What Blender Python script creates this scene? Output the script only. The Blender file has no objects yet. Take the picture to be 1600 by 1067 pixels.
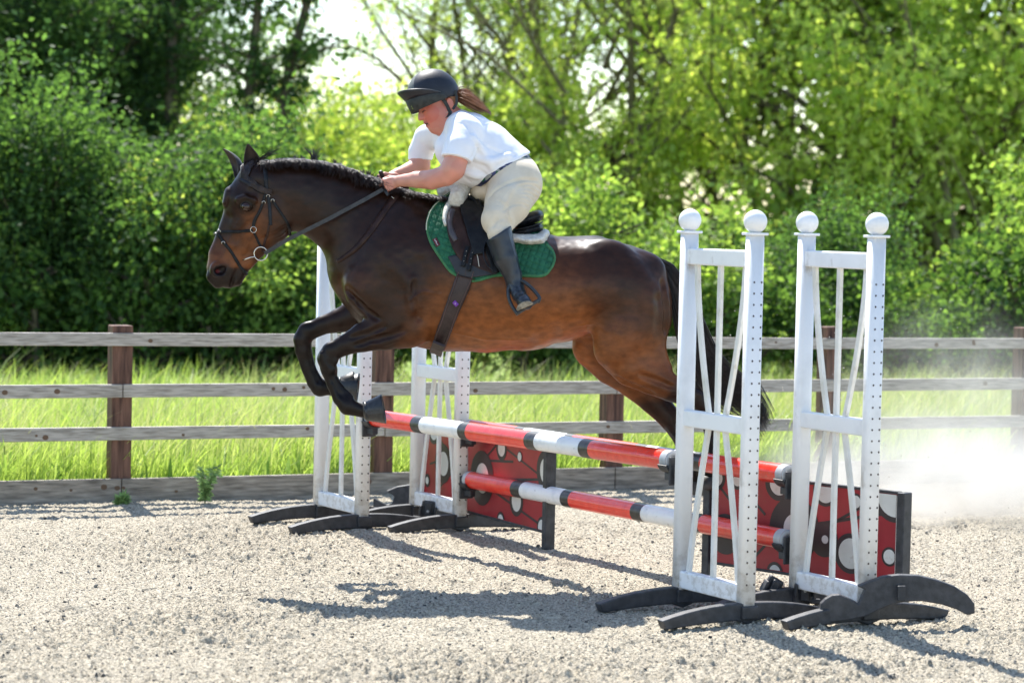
import bpy, math, random
import numpy as np
from mathutils import Vector, Matrix
R = math.radians
random.seed(7); rng = np.random.default_rng(11)
scene = bpy.context.scene
# ------------------------------------------------------------------ camera
FPX = 4100.0; CAMH = 1.78; PITCH = math.atan((533.5-334)/FPX); ROLL = R(1.2); DF = 13.0
cam = bpy.data.objects.new('camera', bpy.data.cameras.new('camera'))
scene.collection.objects.link(cam); scene.camera = cam
cam.data.sensor_width = 36; cam.data.lens = 36*FPX/1600; cam.data.clip_end = 3000; cam.data.clip_start = 0.1
CM = Matrix.Translation((0,0,CAMH)) @ Matrix.Rotation(R(90)-PITCH,4,'X') @ Matrix.Rotation(ROLL,4,'Z')
cam.matrix_world = CM
cam.data.dof.use_dof = True; cam.data.dof.focus_distance = 12.9; cam.data.dof.aperture_fstop = 2.7
# ------------------------------------------------------------------ world, sun, exposure
SUN = Vector((-.25,.68,1)).normalized()
w = bpy.data.worlds.new("World"); scene.world = w; w.use_nodes = True
nt = w.node_tree; sky = nt.nodes.new('ShaderNodeTexSky'); sky.sky_type = 'NISHITA'; sky.sun_disc = False
sky.sun_elevation = math.asin(SUN.z); sky.sun_rotation = math.atan2(SUN.x, SUN.y)
sky.air_density = 1.0; sky.dust_density = .35; sky.ozone_density = 1.0
nt.nodes['Background'].inputs[1].default_value = 0.15
nt.links.new(sky.outputs[0], nt.nodes['Background'].inputs[0])
sl = bpy.data.lights.new('sun','SUN'); sl.energy = 5.0; sl.angle = R(.55); sl.color = (1,.965,.91)
so = bpy.data.objects.new('sun', sl); scene.collection.objects.link(so)
so.rotation_euler = SUN.to_track_quat('Z','Y').to_euler()
scene.view_settings.view_transform = 'Standard'; scene.view_settings.look = 'None'
scene.view_settings.exposure = 1.02; scene.view_settings.gamma = 1
scene.cycles.max_bounces = 8; scene.cycles.transparent_max_bounces = 8; scene.cycles.volume_bounces = 1
scene.cycles.use_denoising = True
scene.cycles.volume_step_rate = 2; scene.cycles.volume_max_steps = 64
# ------------------------------------------------------------------ pixel helpers
CI = CM.to_3x3(); CO = CM.translation
def ray(px, py): return CI @ Vector(((px-800)/FPX, (533.5-py)/FPX, -1))
def V(px, py, y=0.0):            # point of the ray at depth 13 + y
    d = ray(px,py); t = (DF+y)/d.y; return CO + d*t
def G(px, py, z=0.0):
    d = ray(px,py); t = (z-CO.z)/d.z; return CO + d*t
CMI = CM.inverted()
def proj(p):
    q = CMI @ Vector(p); return (800+FPX*q.x/-q.z, 533.5-FPX*q.y/-q.z)
def zat(x, y, py):
    lo, hi = -1, 4
    for _ in range(40):
        m = (lo+hi)/2
        if proj((x,y,m))[1] > py: lo = m
        else: hi = m
    return lo
# ------------------------------------------------------------------ object helpers
ORG = {}
def org(o): return ORG.get(o.name, Vector((0,0,0))) if o else Vector((0,0,0))
def tag(o, label=None, cat=None, group=None, kind=None):
    for k,v in (('label',label),('category',cat),('group',group),('kind',kind)):
        if v: o[k] = v
    return o
def thing(name, label, cat, loc=(0,0,0), group=None):
    o = bpy.data.objects.new(name, None); scene.collection.objects.link(o); o.location = loc
    o.empty_display_size = .1
    ORG[o.name] = Vector(loc); return tag(o, label, cat, group)
def mesh(name, verts, faces, mats, parent=None, smooth=True, midx=None, origin=None):
    me = bpy.data.meshes.new(name)
    v = np.asarray(verts, dtype=np.float32).reshape(-1,3)
    og = org(parent) if parent else Vector(origin or (0,0,0))
    v = v - np.array(og, dtype=np.float32)
    if isinstance(faces, np.ndarray):
        n, k = faces.shape
        me.vertices.add(len(v)); me.vertices.foreach_set('co', v.ravel())
        me.loops.add(n*k); me.loops.foreach_set('vertex_index', faces.astype(np.int32).ravel())
        me.polygons.add(n); me.polygons.foreach_set('loop_start', np.arange(0,n*k,k,dtype=np.int32))
        me.polygons.foreach_set('loop_total', np.full(n,k,dtype=np.int32))
        me.update(calc_edges=True); me.validate()
    else:
        me.from_pydata(v.tolist(), [], faces)
    if not isinstance(mats,(list,tuple)): mats = [mats]
    for m in mats: me.materials.append(m)
    if midx is not None: me.polygons.foreach_set('material_index', np.asarray(midx,dtype=np.int32))
    me.polygons.foreach_set('use_smooth', np.full(len(me.polygons), smooth))
    me.update()
    o = bpy.data.objects.new(name, me); scene.collection.objects.link(o)
    if parent: o.parent = parent; ORG[o.name] = og
    else: o.location = og; ORG[o.name] = og
    return o
def vcol(o, cols, name='Col'):
    a = o.data.color_attributes.new(name,'FLOAT_COLOR','POINT')
    c = np.ones((len(o.data.vertices),4),dtype=np.float32); c[:,:3] = cols
    a.data.foreach_set('color', c.ravel())
def bevel(o, wd=.004, seg=2):
    m = o.modifiers.new('bevel','BEVEL'); m.width = wd; m.segments = seg; m.limit_method='ANGLE'; m.angle_limit=R(40)
    return o
def copy_tree(o, parent=None):
    c = o.copy(); scene.collection.objects.link(c); c.parent = parent
    for ch in list(o.children): copy_tree(ch, c)
    return c
class MB:
    def __init__(s): s.v=[]; s.f=[]; s.m=[]
    def add(s, vs, fs, m=0):
        b=len(s.v); s.v += [tuple(p) for p in vs]; s.f += [tuple(i+b for i in f) for f in fs]; s.m += [m]*len(fs)
    def box(s, c, sz, M=None, m=0):
        vs=[Vector((x*sz[0]/2,y*sz[1]/2,z*sz[2]/2)) for x in(-1,1) for y in(-1,1) for z in(-1,1)]
        if M: vs=[M@v for v in vs]
        s.add([v+Vector(c) for v in vs],[(0,1,3,2),(4,6,7,5),(0,4,5,1),(2,3,7,6),(0,2,6,4),(1,5,7,3)],m)
    def bar(s, a, b, wd, th, up=Vector((0,0,1)), m=0):   # box from a to b; th along up
        a=Vector(a); b=Vector(b); d=(b-a); L=d.length; d.normalize()
        sd=d.cross(up).normalized(); u=sd.cross(d).normalized()
        vs=[]
        for p in (a,b):
            for i,j in ((-1,-1),(1,-1),(1,1),(-1,1)): vs.append(p+sd*wd/2*i+u*th/2*j)
        s.add(vs,[(3,2,1,0),(4,5,6,7),(0,1,5,4),(1,2,6,5),(2,3,7,6),(3,0,4,7)],m)
    def tube(s, pts, r, n=8, m=0, cap=True, flat=1.0):
        pts=[Vector(p) for p in pts]; rs=r if hasattr(r,'__len__') else [r]*len(pts)
        vs=[]; u=None
        for i,p in enumerate(pts):
            d=(pts[min(i+1,len(pts)-1)]-pts[max(i-1,0)]).normalized()
            if u is None: u=d.cross(Vector((.13,.2,1))).normalized()
            u=(u-d*u.dot(d)).normalized(); w_=d.cross(u)
            for k in range(n):
                a=2*math.pi*k/n; vs.append(p+u*math.cos(a)*rs[i]+w_*math.sin(a)*rs[i]*flat)
        fs=[]
        for i in range(len(pts)-1):
            for k in range(n):
                k2=(k+1)%n; fs.append((i*n+k,i*n+k2,(i+1)*n+k2,(i+1)*n+k))
        if cap: fs.append(tuple(range(n))[::-1]); fs.append(tuple((len(pts)-1)*n+k for k in range(n)))
        s.add(vs,fs,m)
    def lathe(s, a, ax, prof, n=24, m=0, cap=True):   # prof: (t along ax, r)
        a=Vector(a); ax=Vector(ax).normalized(); u=ax.orthogonal().normalized(); w_=ax.cross(u)
        vs=[]
        for t,r in prof:
            for k in range(n):
                an=2*math.pi*k/n; vs.append(a+ax*t+(u*math.cos(an)+w_*math.sin(an))*r)
        fs=[]
        for i in range(len(prof)-1):
            for k in range(n):
                k2=(k+1)%n; fs.append((i*n+k,i*n+k2,(i+1)*n+k2,(i+1)*n+k))
        if cap: fs.append(tuple(range(n))[::-1]); fs.append(tuple((len(prof)-1)*n+k for k in range(n)))
        s.add(vs,fs,m)
    def prism(s, pts, off, m=0):     # planar loop + offset vector
        n=len(pts); pts=[Vector(p) for p in pts]; off=Vector(off)
        s.add(pts+[p+off for p in pts],[tuple(range(n))[::-1],tuple(range(n,2*n))]+[(i,(i+1)%n,(i+1)%n+n,i+n) for i in range(n)],m)
    def build(s, name, mats, parent=None, smooth=False, origin=None):
        return mesh(name, s.v, s.f, mats, parent, smooth, s.m, origin)
# ------------------------------------------------------------------ materials
def mat(name, col=(.5,.5,.5), rough=.6, **k):
    m = bpy.data.materials.new(name); m.use_nodes=True; b=m.node_tree.nodes['Principled BSDF']
    b.inputs['Base Color'].default_value=(*col,1); b.inputs['Roughness'].default_value=rough
    for kk,v in k.items(): b.inputs[kk.replace('_',' ')].default_value=v
    return m
def nodes(m): return m.node_tree, m.node_tree.nodes['Principled BSDF']
def noisy(m, c1, c2, scale=8, detail=6, bump=.0, bscale=None, lo=.35, hi=.65, stretch=None, dist=.01, rough=None):
    nt,b=nodes(m); tc=nt.nodes.new('ShaderNodeTexCoord'); src=tc.outputs['Object']
    if stretch:
        mp=nt.nodes.new('ShaderNodeMapping'); mp.inputs['Scale'].default_value=stretch; nt.links.new(src,mp.inputs[0]); src=mp.outputs[0]
    n=nt.nodes.new('ShaderNodeTexNoise'); n.inputs['Scale'].default_value=scale; n.inputs['Detail'].default_value=detail
    nt.links.new(src,n.inputs['Vector'])
    r=nt.nodes.new('ShaderNodeValToRGB'); r.color_ramp.elements[0].position=lo; r.color_ramp.elements[1].position=hi
    r.color_ramp.elements[0].color=(*c1,1); r.color_ramp.elements[1].color=(*c2,1)
    nt.links.new(n.outputs[0],r.inputs[0]); nt.links.new(r.outputs[0],b.inputs['Base Color'])
    if bump:
        n2=nt.nodes.new('ShaderNodeTexNoise'); n2.inputs['Scale'].default_value=bscale or scale*4; n2.inputs['Detail'].default_value=5
        nt.links.new(src,n2.inputs['Vector']); bp=nt.nodes.new('ShaderNodeBump'); bp.inputs['Strength'].default_value=bump
        bp.inputs['Distance'].default_value=dist; nt.links.new(n2.outputs[0],bp.inputs['Height']); nt.links.new(bp.outputs[0],b.inputs['Normal'])
    if rough:
        mr=nt.nodes.new('ShaderNodeMapRange'); mr.inputs[3].default_value=rough[0]; mr.inputs[4].default_value=rough[1]
        nt.links.new(n.outputs[0],mr.inputs[0]); nt.links.new(mr.outputs[0],b.inputs['Roughness'])
    return m
def leafmat(name, trans=.5, rough=.5, tint=(1,1,1)):
    m=bpy.data.materials.new(name); m.use_nodes=True; nt=m.node_tree; b=nt.nodes['Principled BSDF']; out=nt.nodes['Material Output']
    a=nt.nodes.new('ShaderNodeVertexColor'); a.layer_name='Col'
    b.inputs['Roughness'].default_value=rough
    t=nt.nodes.new('ShaderNodeBsdfTranslucent'); mx=nt.nodes.new('ShaderNodeMixShader'); mx.inputs[0].default_value=trans
    mu=nt.nodes.new('ShaderNodeMix'); mu.data_type='RGBA'; mu.blend_type='MULTIPLY'; mu.inputs[0].default_value=1
    mu.inputs[7].default_value=(*tint,1); nt.links.new(a.outputs[0],mu.inputs[6])
    nt.links.new(a.outputs[0],b.inputs['Base Color']); nt.links.new(mu.outputs[2],t.inputs[0])
    nt.links.new(b.outputs[0],mx.inputs[1]); nt.links.new(t.outputs[0],mx.inputs[2]); nt.links.new(mx.outputs[0],out.inputs[0])
    return m
def grime(m, col=(.25,.2,.15), scale=30, lo=.60, hi=.72, stretch=(1,1,1), amt=.8, zlim=None):
    nt,b=nodes(m); l=b.inputs['Base Color'].links[0]; src=l.from_socket
    tc=nt.nodes.new('ShaderNodeTexCoord'); mp=nt.nodes.new('ShaderNodeMapping'); mp.inputs['Scale'].default_value=stretch; nt.links.new(tc.outputs['Object'],mp.inputs[0])
    n=nt.nodes.new('ShaderNodeTexNoise'); n.inputs['Scale'].default_value=scale; n.inputs['Detail'].default_value=7; n.inputs['Roughness'].default_value=.65; nt.links.new(mp.outputs[0],n.inputs[0])
    mr=nt.nodes.new('ShaderNodeMapRange'); mr.inputs[1].default_value=lo; mr.inputs[2].default_value=hi; mr.inputs[4].default_value=amt; nt.links.new(n.outputs[0],mr.inputs[0])
    fac=mr.outputs[0]
    if zlim:
        sp=nt.nodes.new('ShaderNodeSeparateXYZ'); nt.links.new(tc.outputs['Object'],sp.inputs[0]); m2=nt.nodes.new('ShaderNodeMapRange'); m2.inputs[1].default_value=zlim; m2.inputs[2].default_value=.04; nt.links.new(sp.outputs[2],m2.inputs[0])
        mm=nt.nodes.new('ShaderNodeMath'); mm.operation='MULTIPLY'; nt.links.new(fac,mm.inputs[0]); nt.links.new(m2.outputs[0],mm.inputs[1]); fac=mm.outputs[0]
    mx=nt.nodes.new('ShaderNodeMix'); mx.data_type='RGBA'; nt.links.new(fac,mx.inputs[0]); nt.links.new(src,mx.inputs[6]); mx.inputs[7].default_value=(*col,1); nt.links.new(mx.outputs[2],b.inputs['Base Color'])
    return m
# value noise on numpy coordinates
_lat = rng.random((64,64,64)).astype(np.float32)
def vnoise(x,y,z):
    xi=np.floor(x).astype(int); yi=np.floor(y).astype(int); zi=np.floor(z).astype(int)
    fx=x-xi; fy=y-yi; fz=z-zi; fx=fx*fx*(3-2*fx); fy=fy*fy*(3-2*fy); fz=fz*fz*(3-2*fz)
    r=0
    for a,wa in ((0,1-fx),(1,fx)):
        for b_,wb in ((0,1-fy),(1,fy)):
            for c,wc in ((0,1-fz),(1,fz)):
                r=r+_lat[(xi+a)&63,(yi+b_)&63,(zi+c)&63]*wa*wb*wc
    return r
# ------------------------------------------------------------------ ground
def fence_y(x): return FA.y + (x-FA.x)*(FB.y-FA.y)/(FB.x-FA.x)
FA = G(0,786); FB = G(1600,748)
print('fence', FA, FB)
m_sand = noisy(mat('sand',rough=.95), (.16,.137,.10),(.535,.47,.355), scale=70, detail=9, bump=1.0, bscale=120, dist=.016, lo=.3, hi=.6)  # dark end of the colour noise imitates shade between the crumbs
m_field = noisy(mat('field_soil',rough=1), (.16,.24,.04),(.24,.34,.06), scale=2, bump=.5)
def grid(x0,x1,y0,y1,nx,ny):
    X,Y=np.meshgrid(np.linspace(x0,x1,nx),np.linspace(y0,y1,ny)); i=np.arange(nx*ny).reshape(ny,nx)
    F=np.stack([i[:-1,:-1],i[:-1,1:],i[1:,1:],i[1:,:-1]],-1).reshape(-1,4); return X,Y,F
X,Y,F = grid(-1500,1500,-40,2900,40,40)
g = mesh('ground', np.stack([X,Y,X*0-.15],-1), F, m_field); tag(g,kind='structure')
nx,ny = 1180,1180
X,Y,F = grid(-3.9,4.3,8.6,18.8,nx,ny)
def fbm(x,y,s,o=4,z=0.):
    r=0;a=1;t=0
    for k in range(o): r=r+a*vnoise(x*s,y*s,x*0+z+k*7.3); t+=a; a*=.5; s*=2.03
    return r/t
wx=X+.05*fbm(X,Y,9,2,3.); wy=Y+.05*fbm(X,Y,9,2,13.)
lump = np.abs(fbm(wx,wy,26,3)-.5)*2
clod = np.clip(fbm(wx,wy,44,3,5.)-.53,0,1)*3
rough_= np.clip(fbm(X,Y,.8,2,21.)*2-.5,.25,1.2)
Z = .045*(fbm(X,Y,1.3,3,9.)-.5) + .030*(fbm(wx,wy,5,3,2.)-.5)*rough_ + .011*lump*rough_ + .030*clod*rough_ + .012*np.clip(fbm(wx,wy,80,2,6.)-.5,0,1)*2 + .004*rng.random(X.shape)
for _ in range(150):     # hoof prints
    hx,hy=rng.uniform(-3.3,3.8),rng.uniform(9.2,15.5); hr=rng.uniform(.055,.075); i0=int((hx+3.9)/8.2*(nx-1)); j0=int((hy-8.6)/10.2*(ny-1)); w0=32
    sl=(slice(max(0,j0-w0),j0+w0),slice(max(0,i0-w0),i0+w0)); d=np.hypot((X[sl]-hx)/1.0,(Y[sl]-hy)/1.1)/hr
    Z[sl]+= rng.uniform(.3,1)*(-.018*np.clip(1-d**3,0,1)+.010*np.exp(-((d-1.25)/.25)**2))
Z = Z-.02+.03*np.clip(1-np.abs(Y-fence_y(X)+.3)/.4,0,1)*fbm(X,Y,5,3,4.)
Z = np.where(Y>fence_y(X)+.02, -.02, Z)
keep = (Y.ravel()[F].min(1) < fence_y(X.ravel()[F].mean(1))+.06)
sd = mesh('arena_sand', np.stack([X,Y,Z],-1), F[keep], m_sand); tag(sd,kind='structure')
X,Y,F = grid(-60,60,-30,8.6,60,30)
sd2 = mesh('arena_sand_near', np.stack([X,Y,X*0-.015],-1), F, m_sand); tag(sd2,kind='structure')
for (x0,x1) in ((-60,-3.9),(4.3,60)):
    pts=[(x0,8.6),(x1,8.6),(x1,fence_y(x1)),(x0,fence_y(x0))]
    if x1>50: pts=[(x0,8.6),(x1,8.6),(x1,fence_y(x1)),(x0,fence_y(x0))]
    o=mesh('arena_sand_side',[(a,b,-.015) for a,b in pts],[(0,1,2,3)],m_sand); tag(o,kind='structure')
# loose clods, plus tiny dark chips that stand in for shadows between sand crumbs
m_clod_shade = noisy(mat('clod',rough=.9),(.04,.04,.038),(.24,.22,.185),scale=9,detail=2,lo=.4,hi=.55)  # dark tones serve the clods and the painted specks of shade
n=46000
vx=[];fx=[]
px_=rng.uniform(-3.2,3.6,n); py_=9.3+(rng.random(n)**1.2)*6.2
base=np.array([(-1,-1,0),(1,-1,0),(1,1,0),(-1,1,0),(-.6,-.5,1),(.5,-.7,.9),(.6,.6,1.1),(-.5,.6,.8)])
bf=np.array([(0,1,5,4),(1,2,6,5),(2,3,7,6),(3,0,4,7),(4,5,6,7)])
sz=.0019+.0022*rng.random(n)+.007*rng.random(n)**24; an=rng.uniform(0,6.28,n)
B=base[None]*(1+.5*(rng.random((n,8,3))-.5)); 
c,s_=np.cos(an)[:,None],np.sin(an)[:,None]
bx=(B[:,:,0]*c-B[:,:,1]*s_*.7)*sz[:,None]+px_[:,None]; by=(B[:,:,0]*s_+B[:,:,1]*c*.7)*sz[:,None]+py_[:,None]
gi=np.clip(((px_+3.9)/8.2*(nx-1)).astype(int),0,nx-1); gj=np.clip(((py_-8.6)/10.2*(ny-1)).astype(int),0,ny-1)
bz=B[:,:,2]*sz[:,None]*.9+(Z[gj,gi]-.001)[:,None]
okk=py_<fence_y(px_)-.1
V3=np.stack([bx,by,bz],-1)[okk]; FF=(bf[None]+8*np.arange(len(V3))[:,None,None]).reshape(-1,4)
o=mesh('clods_and_shade_chips',V3.reshape(-1,3),FF,m_clod_shade,smooth=False)
tag(o,'small loose clods, and dark chips standing in for small shadows on the pale sand','clods',kind='stuff')
# ------------------------------------------------------------------ verge bank behind the fence, and grass
X,T,F = grid(-60,60,0,1,160,60)
Y = fence_y(X)+.06+T**2*60; Z2=.05+.05*fbm(X,Y,1,2)
o=mesh('meadow',np.stack([X,Y,Z2],-1),F,m_field); tag(o,kind='structure')
def blades(n, x, y, h, wd, lean, colA, colB, name, label, seeds=False):
    # three-segment bent blades
    az=rng.uniform(0,2*math.pi,n); ld=rng.normal(.4,1.3,n)   # wind leaning mostly to +x
    lean_=lean*h*rng.random(n)**1.5*1.3; dx=np.cos(ld)*lean_; dy=np.sin(ld)*lean_
    ts=np.array([0,.4,.75,1.]); ws=np.array([1,.85,.5,.06])
    cx=np.cos(az)*wd/2; cy=np.sin(az)*wd/2
    P=[]
    for t,wt in zip(ts,ws):
        bxp=x+dx*t*t; byp=y+dy*t*t; bzp=.05+h*t*(1-.12*t)
        P.append(np.stack([bxp-cx*wt,byp-cy*wt,bzp],-1)); P.append(np.stack([bxp+cx*wt,byp+cy*wt,bzp],-1))
    P=np.stack(P,1); k=P.shape[1]
    bf=np.array([(0,1,3,2),(2,3,5,4),(4,5,7,6)]); F=(bf[None]+k*np.arange(n)[:,None,None]).reshape(-1,4)
    o=mesh(name,P.reshape(-1,3),F,m_grass)
    tt=rng.random(n)[:,None,None]; C=np.array(colA)*(1-tt)+np.array(colB)*tt; C=np.repeat(C,k,1)
    if seeds: C[:,5:]=np.array((.62,.54,.36))
    vcol(o,C.reshape(-1,3)); return tag(o,label,'grass',kind='stuff')
m_grass=leafmat('grass_blade',.5,.5,(1.0,1.12,.6))
n=52000
yy=rng.random(n)**1.5*8.5; xx=rng.uniform(-1,1,n)*(2.6+(yy+15.8)*.13+1.0); y_=fence_y(xx)+.1+yy
cl=vnoise(xx*2.2,y_*2.2,xx*0); hh=(.12+.30*rng.random(n)**1.3)*(.55+.95*cl)
blades(n,xx,y_,hh,.007+.009*rng.random(n),.75,(.24,.34,.08),(.62,.70,.22),'meadow_grass','bright green meadow grass growing behind the wooden fence')
n=13000
yy=rng.random(n)**1.3*5; xx=rng.uniform(-4.3,5.2,n); y_=fence_y(xx)+.2+yy
blades(n,xx,y_,(.34+.30*rng.random(n))*(.75+.4*vnoise(xx*1.7,y_,xx*0)),.0055+0*xx,.75,(.30,.38,.12),(.60,.58,.30),'tall_seeding_grass','tall pale seeding grass stems bending over the meadow behind the fence',True)
n=2600
yy=rng.random(n)*4; xx=rng.uniform(-4.3,5.2,n); y_=fence_y(xx)+.1+yy
blades(n,xx,y_,.1+.15*rng.random(n),.03+.02*rng.random(n),.5,(.10,.19,.05),(.34,.46,.14),'broad_leaved_weeds','broad leaved weeds and docks among the bright meadow grass')
# ------------------------------------------------------------------ fence
m_rail = noisy(mat('weathered_rail',rough=.85),(.26,.232,.19),(.52,.475,.41),scale=4,detail=10,stretch=(1.0,5,22),bump=.5,bscale=12,lo=.32,hi=.62)
m_board = noisy(mat('kick_board_wood',rough=.85),(.14,.12,.095),(.44,.385,.315),scale=3.2,detail=10,stretch=(1.0,5,16),bump=.4,bscale=12,lo=.3,hi=.7)
m_fpost = noisy(mat('stained_post',rough=.8),(.035,.014,.009),(.235,.12,.078),scale=4,detail=8,stretch=(9,9,.9),bump=.4,bscale=20,lo=.3,hi=.72)
m_knot = mat('knot',(.14,.085,.05),.8)
fd = (Vector((FB.x,FB.y,0))-Vector((FA.x,FA.y,0))).normalized(); fn=Vector((fd.y,-fd.x,0))   # fn towards camera
fence = thing('post_and_rail_fence','weathered timber post and rail fence with a low board along the sand','fence',(FA.x,FA.y,0))
def fpt(px):      # point on the fence line seen at px on ground
    p=G(px,786+(748-786)*px/1600); return Vector((p.x,p.y,0))
ppx=[-260,190,600,961,1300,1606,1900]
pts=[fpt(p) for p in ppx]
mb=[]
for p in pts:
    b=MB(); th=.125
    M=Matrix.Rotation(math.atan2(fd.y,fd.x),3,'Z')
    b.box(p-fn*(.02+th/2)+Vector((0,0,.46)),(th,th,1.2+random.uniform(-.012,.012)),M)
    bevel(b.build('fence_post',m_fpost,fence),.006)
def rail(a,b,z0,z1,z0b,z1b,name,m,th=.038,off=0):
    b_=MB(); A=a+fn*off; Bp=b+fn*off
    b_.add([A+Vector((0,0,z0)),Bp+Vector((0,0,z0b)),Bp+Vector((0,0,z1b)),A+Vector((0,0,z1)),
            A-fn*th+Vector((0,0,z0)),Bp-fn*th+Vector((0,0,z0b)),Bp-fn*th+Vector((0,0,z1b)),A-fn*th+Vector((0,0,z1))],
           [(0,1,2,3),(5,4,7,6),(3,2,6,7),(1,0,4,5),(0,3,7,4),(2,1,5,6)])
    o=bevel(b_.build(name,m,fence),.004)
    L=(Bp-A).length; k=MB()
    for i in range(random.randint(3,7)):
        t=random.random(); c=A.lerp(Bp,t)+Vector((0,0,z0+(z1-z0)*random.uniform(.3,.7)))+fn*.0012
        r=random.uniform(.006,.017)
        k.add([c+fd*math.cos(a_)*r*1.2+Vector((0,0,math.sin(a_)*r)) for a_ in [j*math.pi/6 for j in range(12)]],[tuple(range(12))])
    for i in range(len(k.f)): mesh('knot',k.v[i*12:i*12+12],[tuple(range(12))],m_knot,o)
g_=.003
# measured heights: (z bottom, z top) at the left edge and at the right
def zz(px,pyb,pyt):
    p=fpt(px); return zat(p.x,p.y,pyb), zat(p.x,p.y,pyt)
def seg(i,j,meas,name,m,off):
    a=pts[i]+fd*g_; b=pts[j]-fd*g_
    def h(px):
        xs=sorted(meas); lo=max([q for q in xs if q<=px],default=xs[0]); hi=min([q for q in xs if q>px],default=xs[-1])
        if lo==hi: return zz(lo,*meas[lo])
        t=(px-lo)/(hi-lo); A=zz(lo,*meas[lo]); B_=zz(hi,*meas[hi]); return tuple(A[k]*(1-t)+B_[k]*t for k in (0,1))
    A=h(ppx[i]); Bq=h(ppx[j]); dz=random.uniform(-.003,.003)
    rail(a,b,A[0]+dz,A[1]+dz,Bq[0]+dz,Bq[1]+dz,name,m,off=off)
top={0:(539,518.5),450:(541,521),960:(545,527),1600:(545,529)}
mid={0:(624,603),450:(619,599),960:(616,596),1600:(609,591)}
low={0:(692,670),450:(684,665),960:(677,659),1600:(668,649)}
for (i,j) in ((0,2),(2,4),(4,6)): seg(i,j,top,'rail',m_rail,.0)
for (i,j) in ((0,1),(1,3),(3,5),(5,6)): seg(i,j,mid,'rail',m_rail,.0)
for (i,j) in ((0,2),(2,4),(4,6)): seg(i,j,low,'rail',m_rail,.0)
sill={0:(792,752),450:(786,742),960:(770,730),1600:(760,714)}
for (i,j) in ((0,1),(1,3),(3,5),(5,6)): seg(i,j,sill,'kick_board',m_board,.0)
# ------------------------------------------------------------------ weed by the board
m_leafy=leafmat('weed_leaf',.4,.5)
def leaf_quads(P, D, L, W, nrm=None):
    # P positions (n,3), D unit directions, returns verts and faces of folded diamond leaves
    n=len(P); up=rng.normal(size=(n,3)); S=np.cross(D,up); S/=np.linalg.norm(S,axis=1)[:,None]+1e-9
    a=P; b=P+D*(L*.5)[:,None]+S*(W*.5)[:,None]; c=P+D*L[:,None]; d=P+D*(L*.5)[:,None]-S*(W*.5)[:,None]
    Vv=np.stack([a,b,c,d],1); F=np.arange(4*n).reshape(n,4); return Vv.reshape(-1,3),F
def weed(px,py,hgt,label):
    p=G(px,py); root=thing('weed_plant',label,'weed',(p.x,p.y,0))
    b=MB(); PP=[];DD=[];LL=[]
    for i in range(5):
        a=random.uniform(0,6.28); ln=random.uniform(.2,.5)*hgt; h=hgt*random.uniform(.55,1)
        pts_=[p+Vector((math.cos(a)*ln*t*t,math.sin(a)*ln*.5*t*t,h*t)) for t in (0,.3,.6,.85,1)]
        b.tube(pts_,[.004,.0035,.003,.002,.001],5)
        for t in np.linspace(.15,1,16):
            q=p+Vector((math.cos(a)*ln*t*t,math.sin(a)*ln*.5*t*t,h*t))
            for s in (-1,1,0):
                PP.append(q); d=Vector((random.uniform(-1,1),random.uniform(-.6,.6),random.uniform(-.3,.6))).normalized(); DD.append(d); LL.append(random.uniform(.03,.06))
    b.build('stem',mat('weed_stem',(.12,.2,.05),.6),root,True)
    LL=np.array(LL); v,f=leaf_quads(np.array(PP),np.array(DD),LL,LL*.35)
    o=mesh('leaves',v,f,m_leafy,root,False); vcol(o,np.repeat(np.array([[.26,.40,.14]])*(.6+.8*rng.random((len(PP),1))),4,0))
weed(320,787,.27,'leafy green weed sprouting at the foot of the fence board')
weed(189,789,.06,'tiny weed seedling under the joint of the fence board')
# ------------------------------------------------------------------ jump wings
m_white = noisy(mat('white_paint',rough=.38),(.70,.70,.70),(.82,.82,.82),scale=7,detail=7,lo=.25,hi=.5,bump=.06,bscale=30)
m_off = noisy(mat('aged_white_paint',rough=.45),(.62,.60,.54),(.76,.75,.71),scale=9,detail=6,lo=.3,hi=.6)
grime(m_white,(.34,.30,.25),11,.60,.72,(1,1,.5),.55); grime(m_white,(.12,.10,.09),45,.70,.76,(2,2,.35),.7)
grime(m_white,(.36,.31,.24),26,.48,.62,(1,1,1),.6,.38); grime(m_off,(.35,.29,.2),16,.58,.72,(1,1,.6),.6)
m_hole = mat('hole',(.03,.012,.008),.7)
m_blk = noisy(mat('black_plastic',rough=.55),(.022,.023,.026),(.05,.05,.055),scale=25,detail=6,bump=.15)
def rsq(wd,r,n=5):
    out=[]; h=wd/2-r
    for cx,cy,a0 in ((h,h,0),(-h,h,90),(-h,-h,180),(h,-h,270)):
        for k in range(n+1): a=R(a0+90*k/n); out.append((cx+math.cos(a)*r,cy+math.sin(a)*r))
    return out
def foot_outline(L=.45,h0=.055,arch=.0):
    top=[];bot=[]
    n=14
    for i in range(n+1):
        t=-1+2*i/n; e=1-abs(t)**2.2
        top.append((t*L, .03+h0*e)); 
    for i in range(n+1):
        t=1-2*i/n; e=1-abs(t)**2
        bot.append((t*(L-.02), -.012+.02*e*(1 if abs(t)>.0 else 0)))
    return top+bot
LW=.53; ZB=.05
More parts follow.
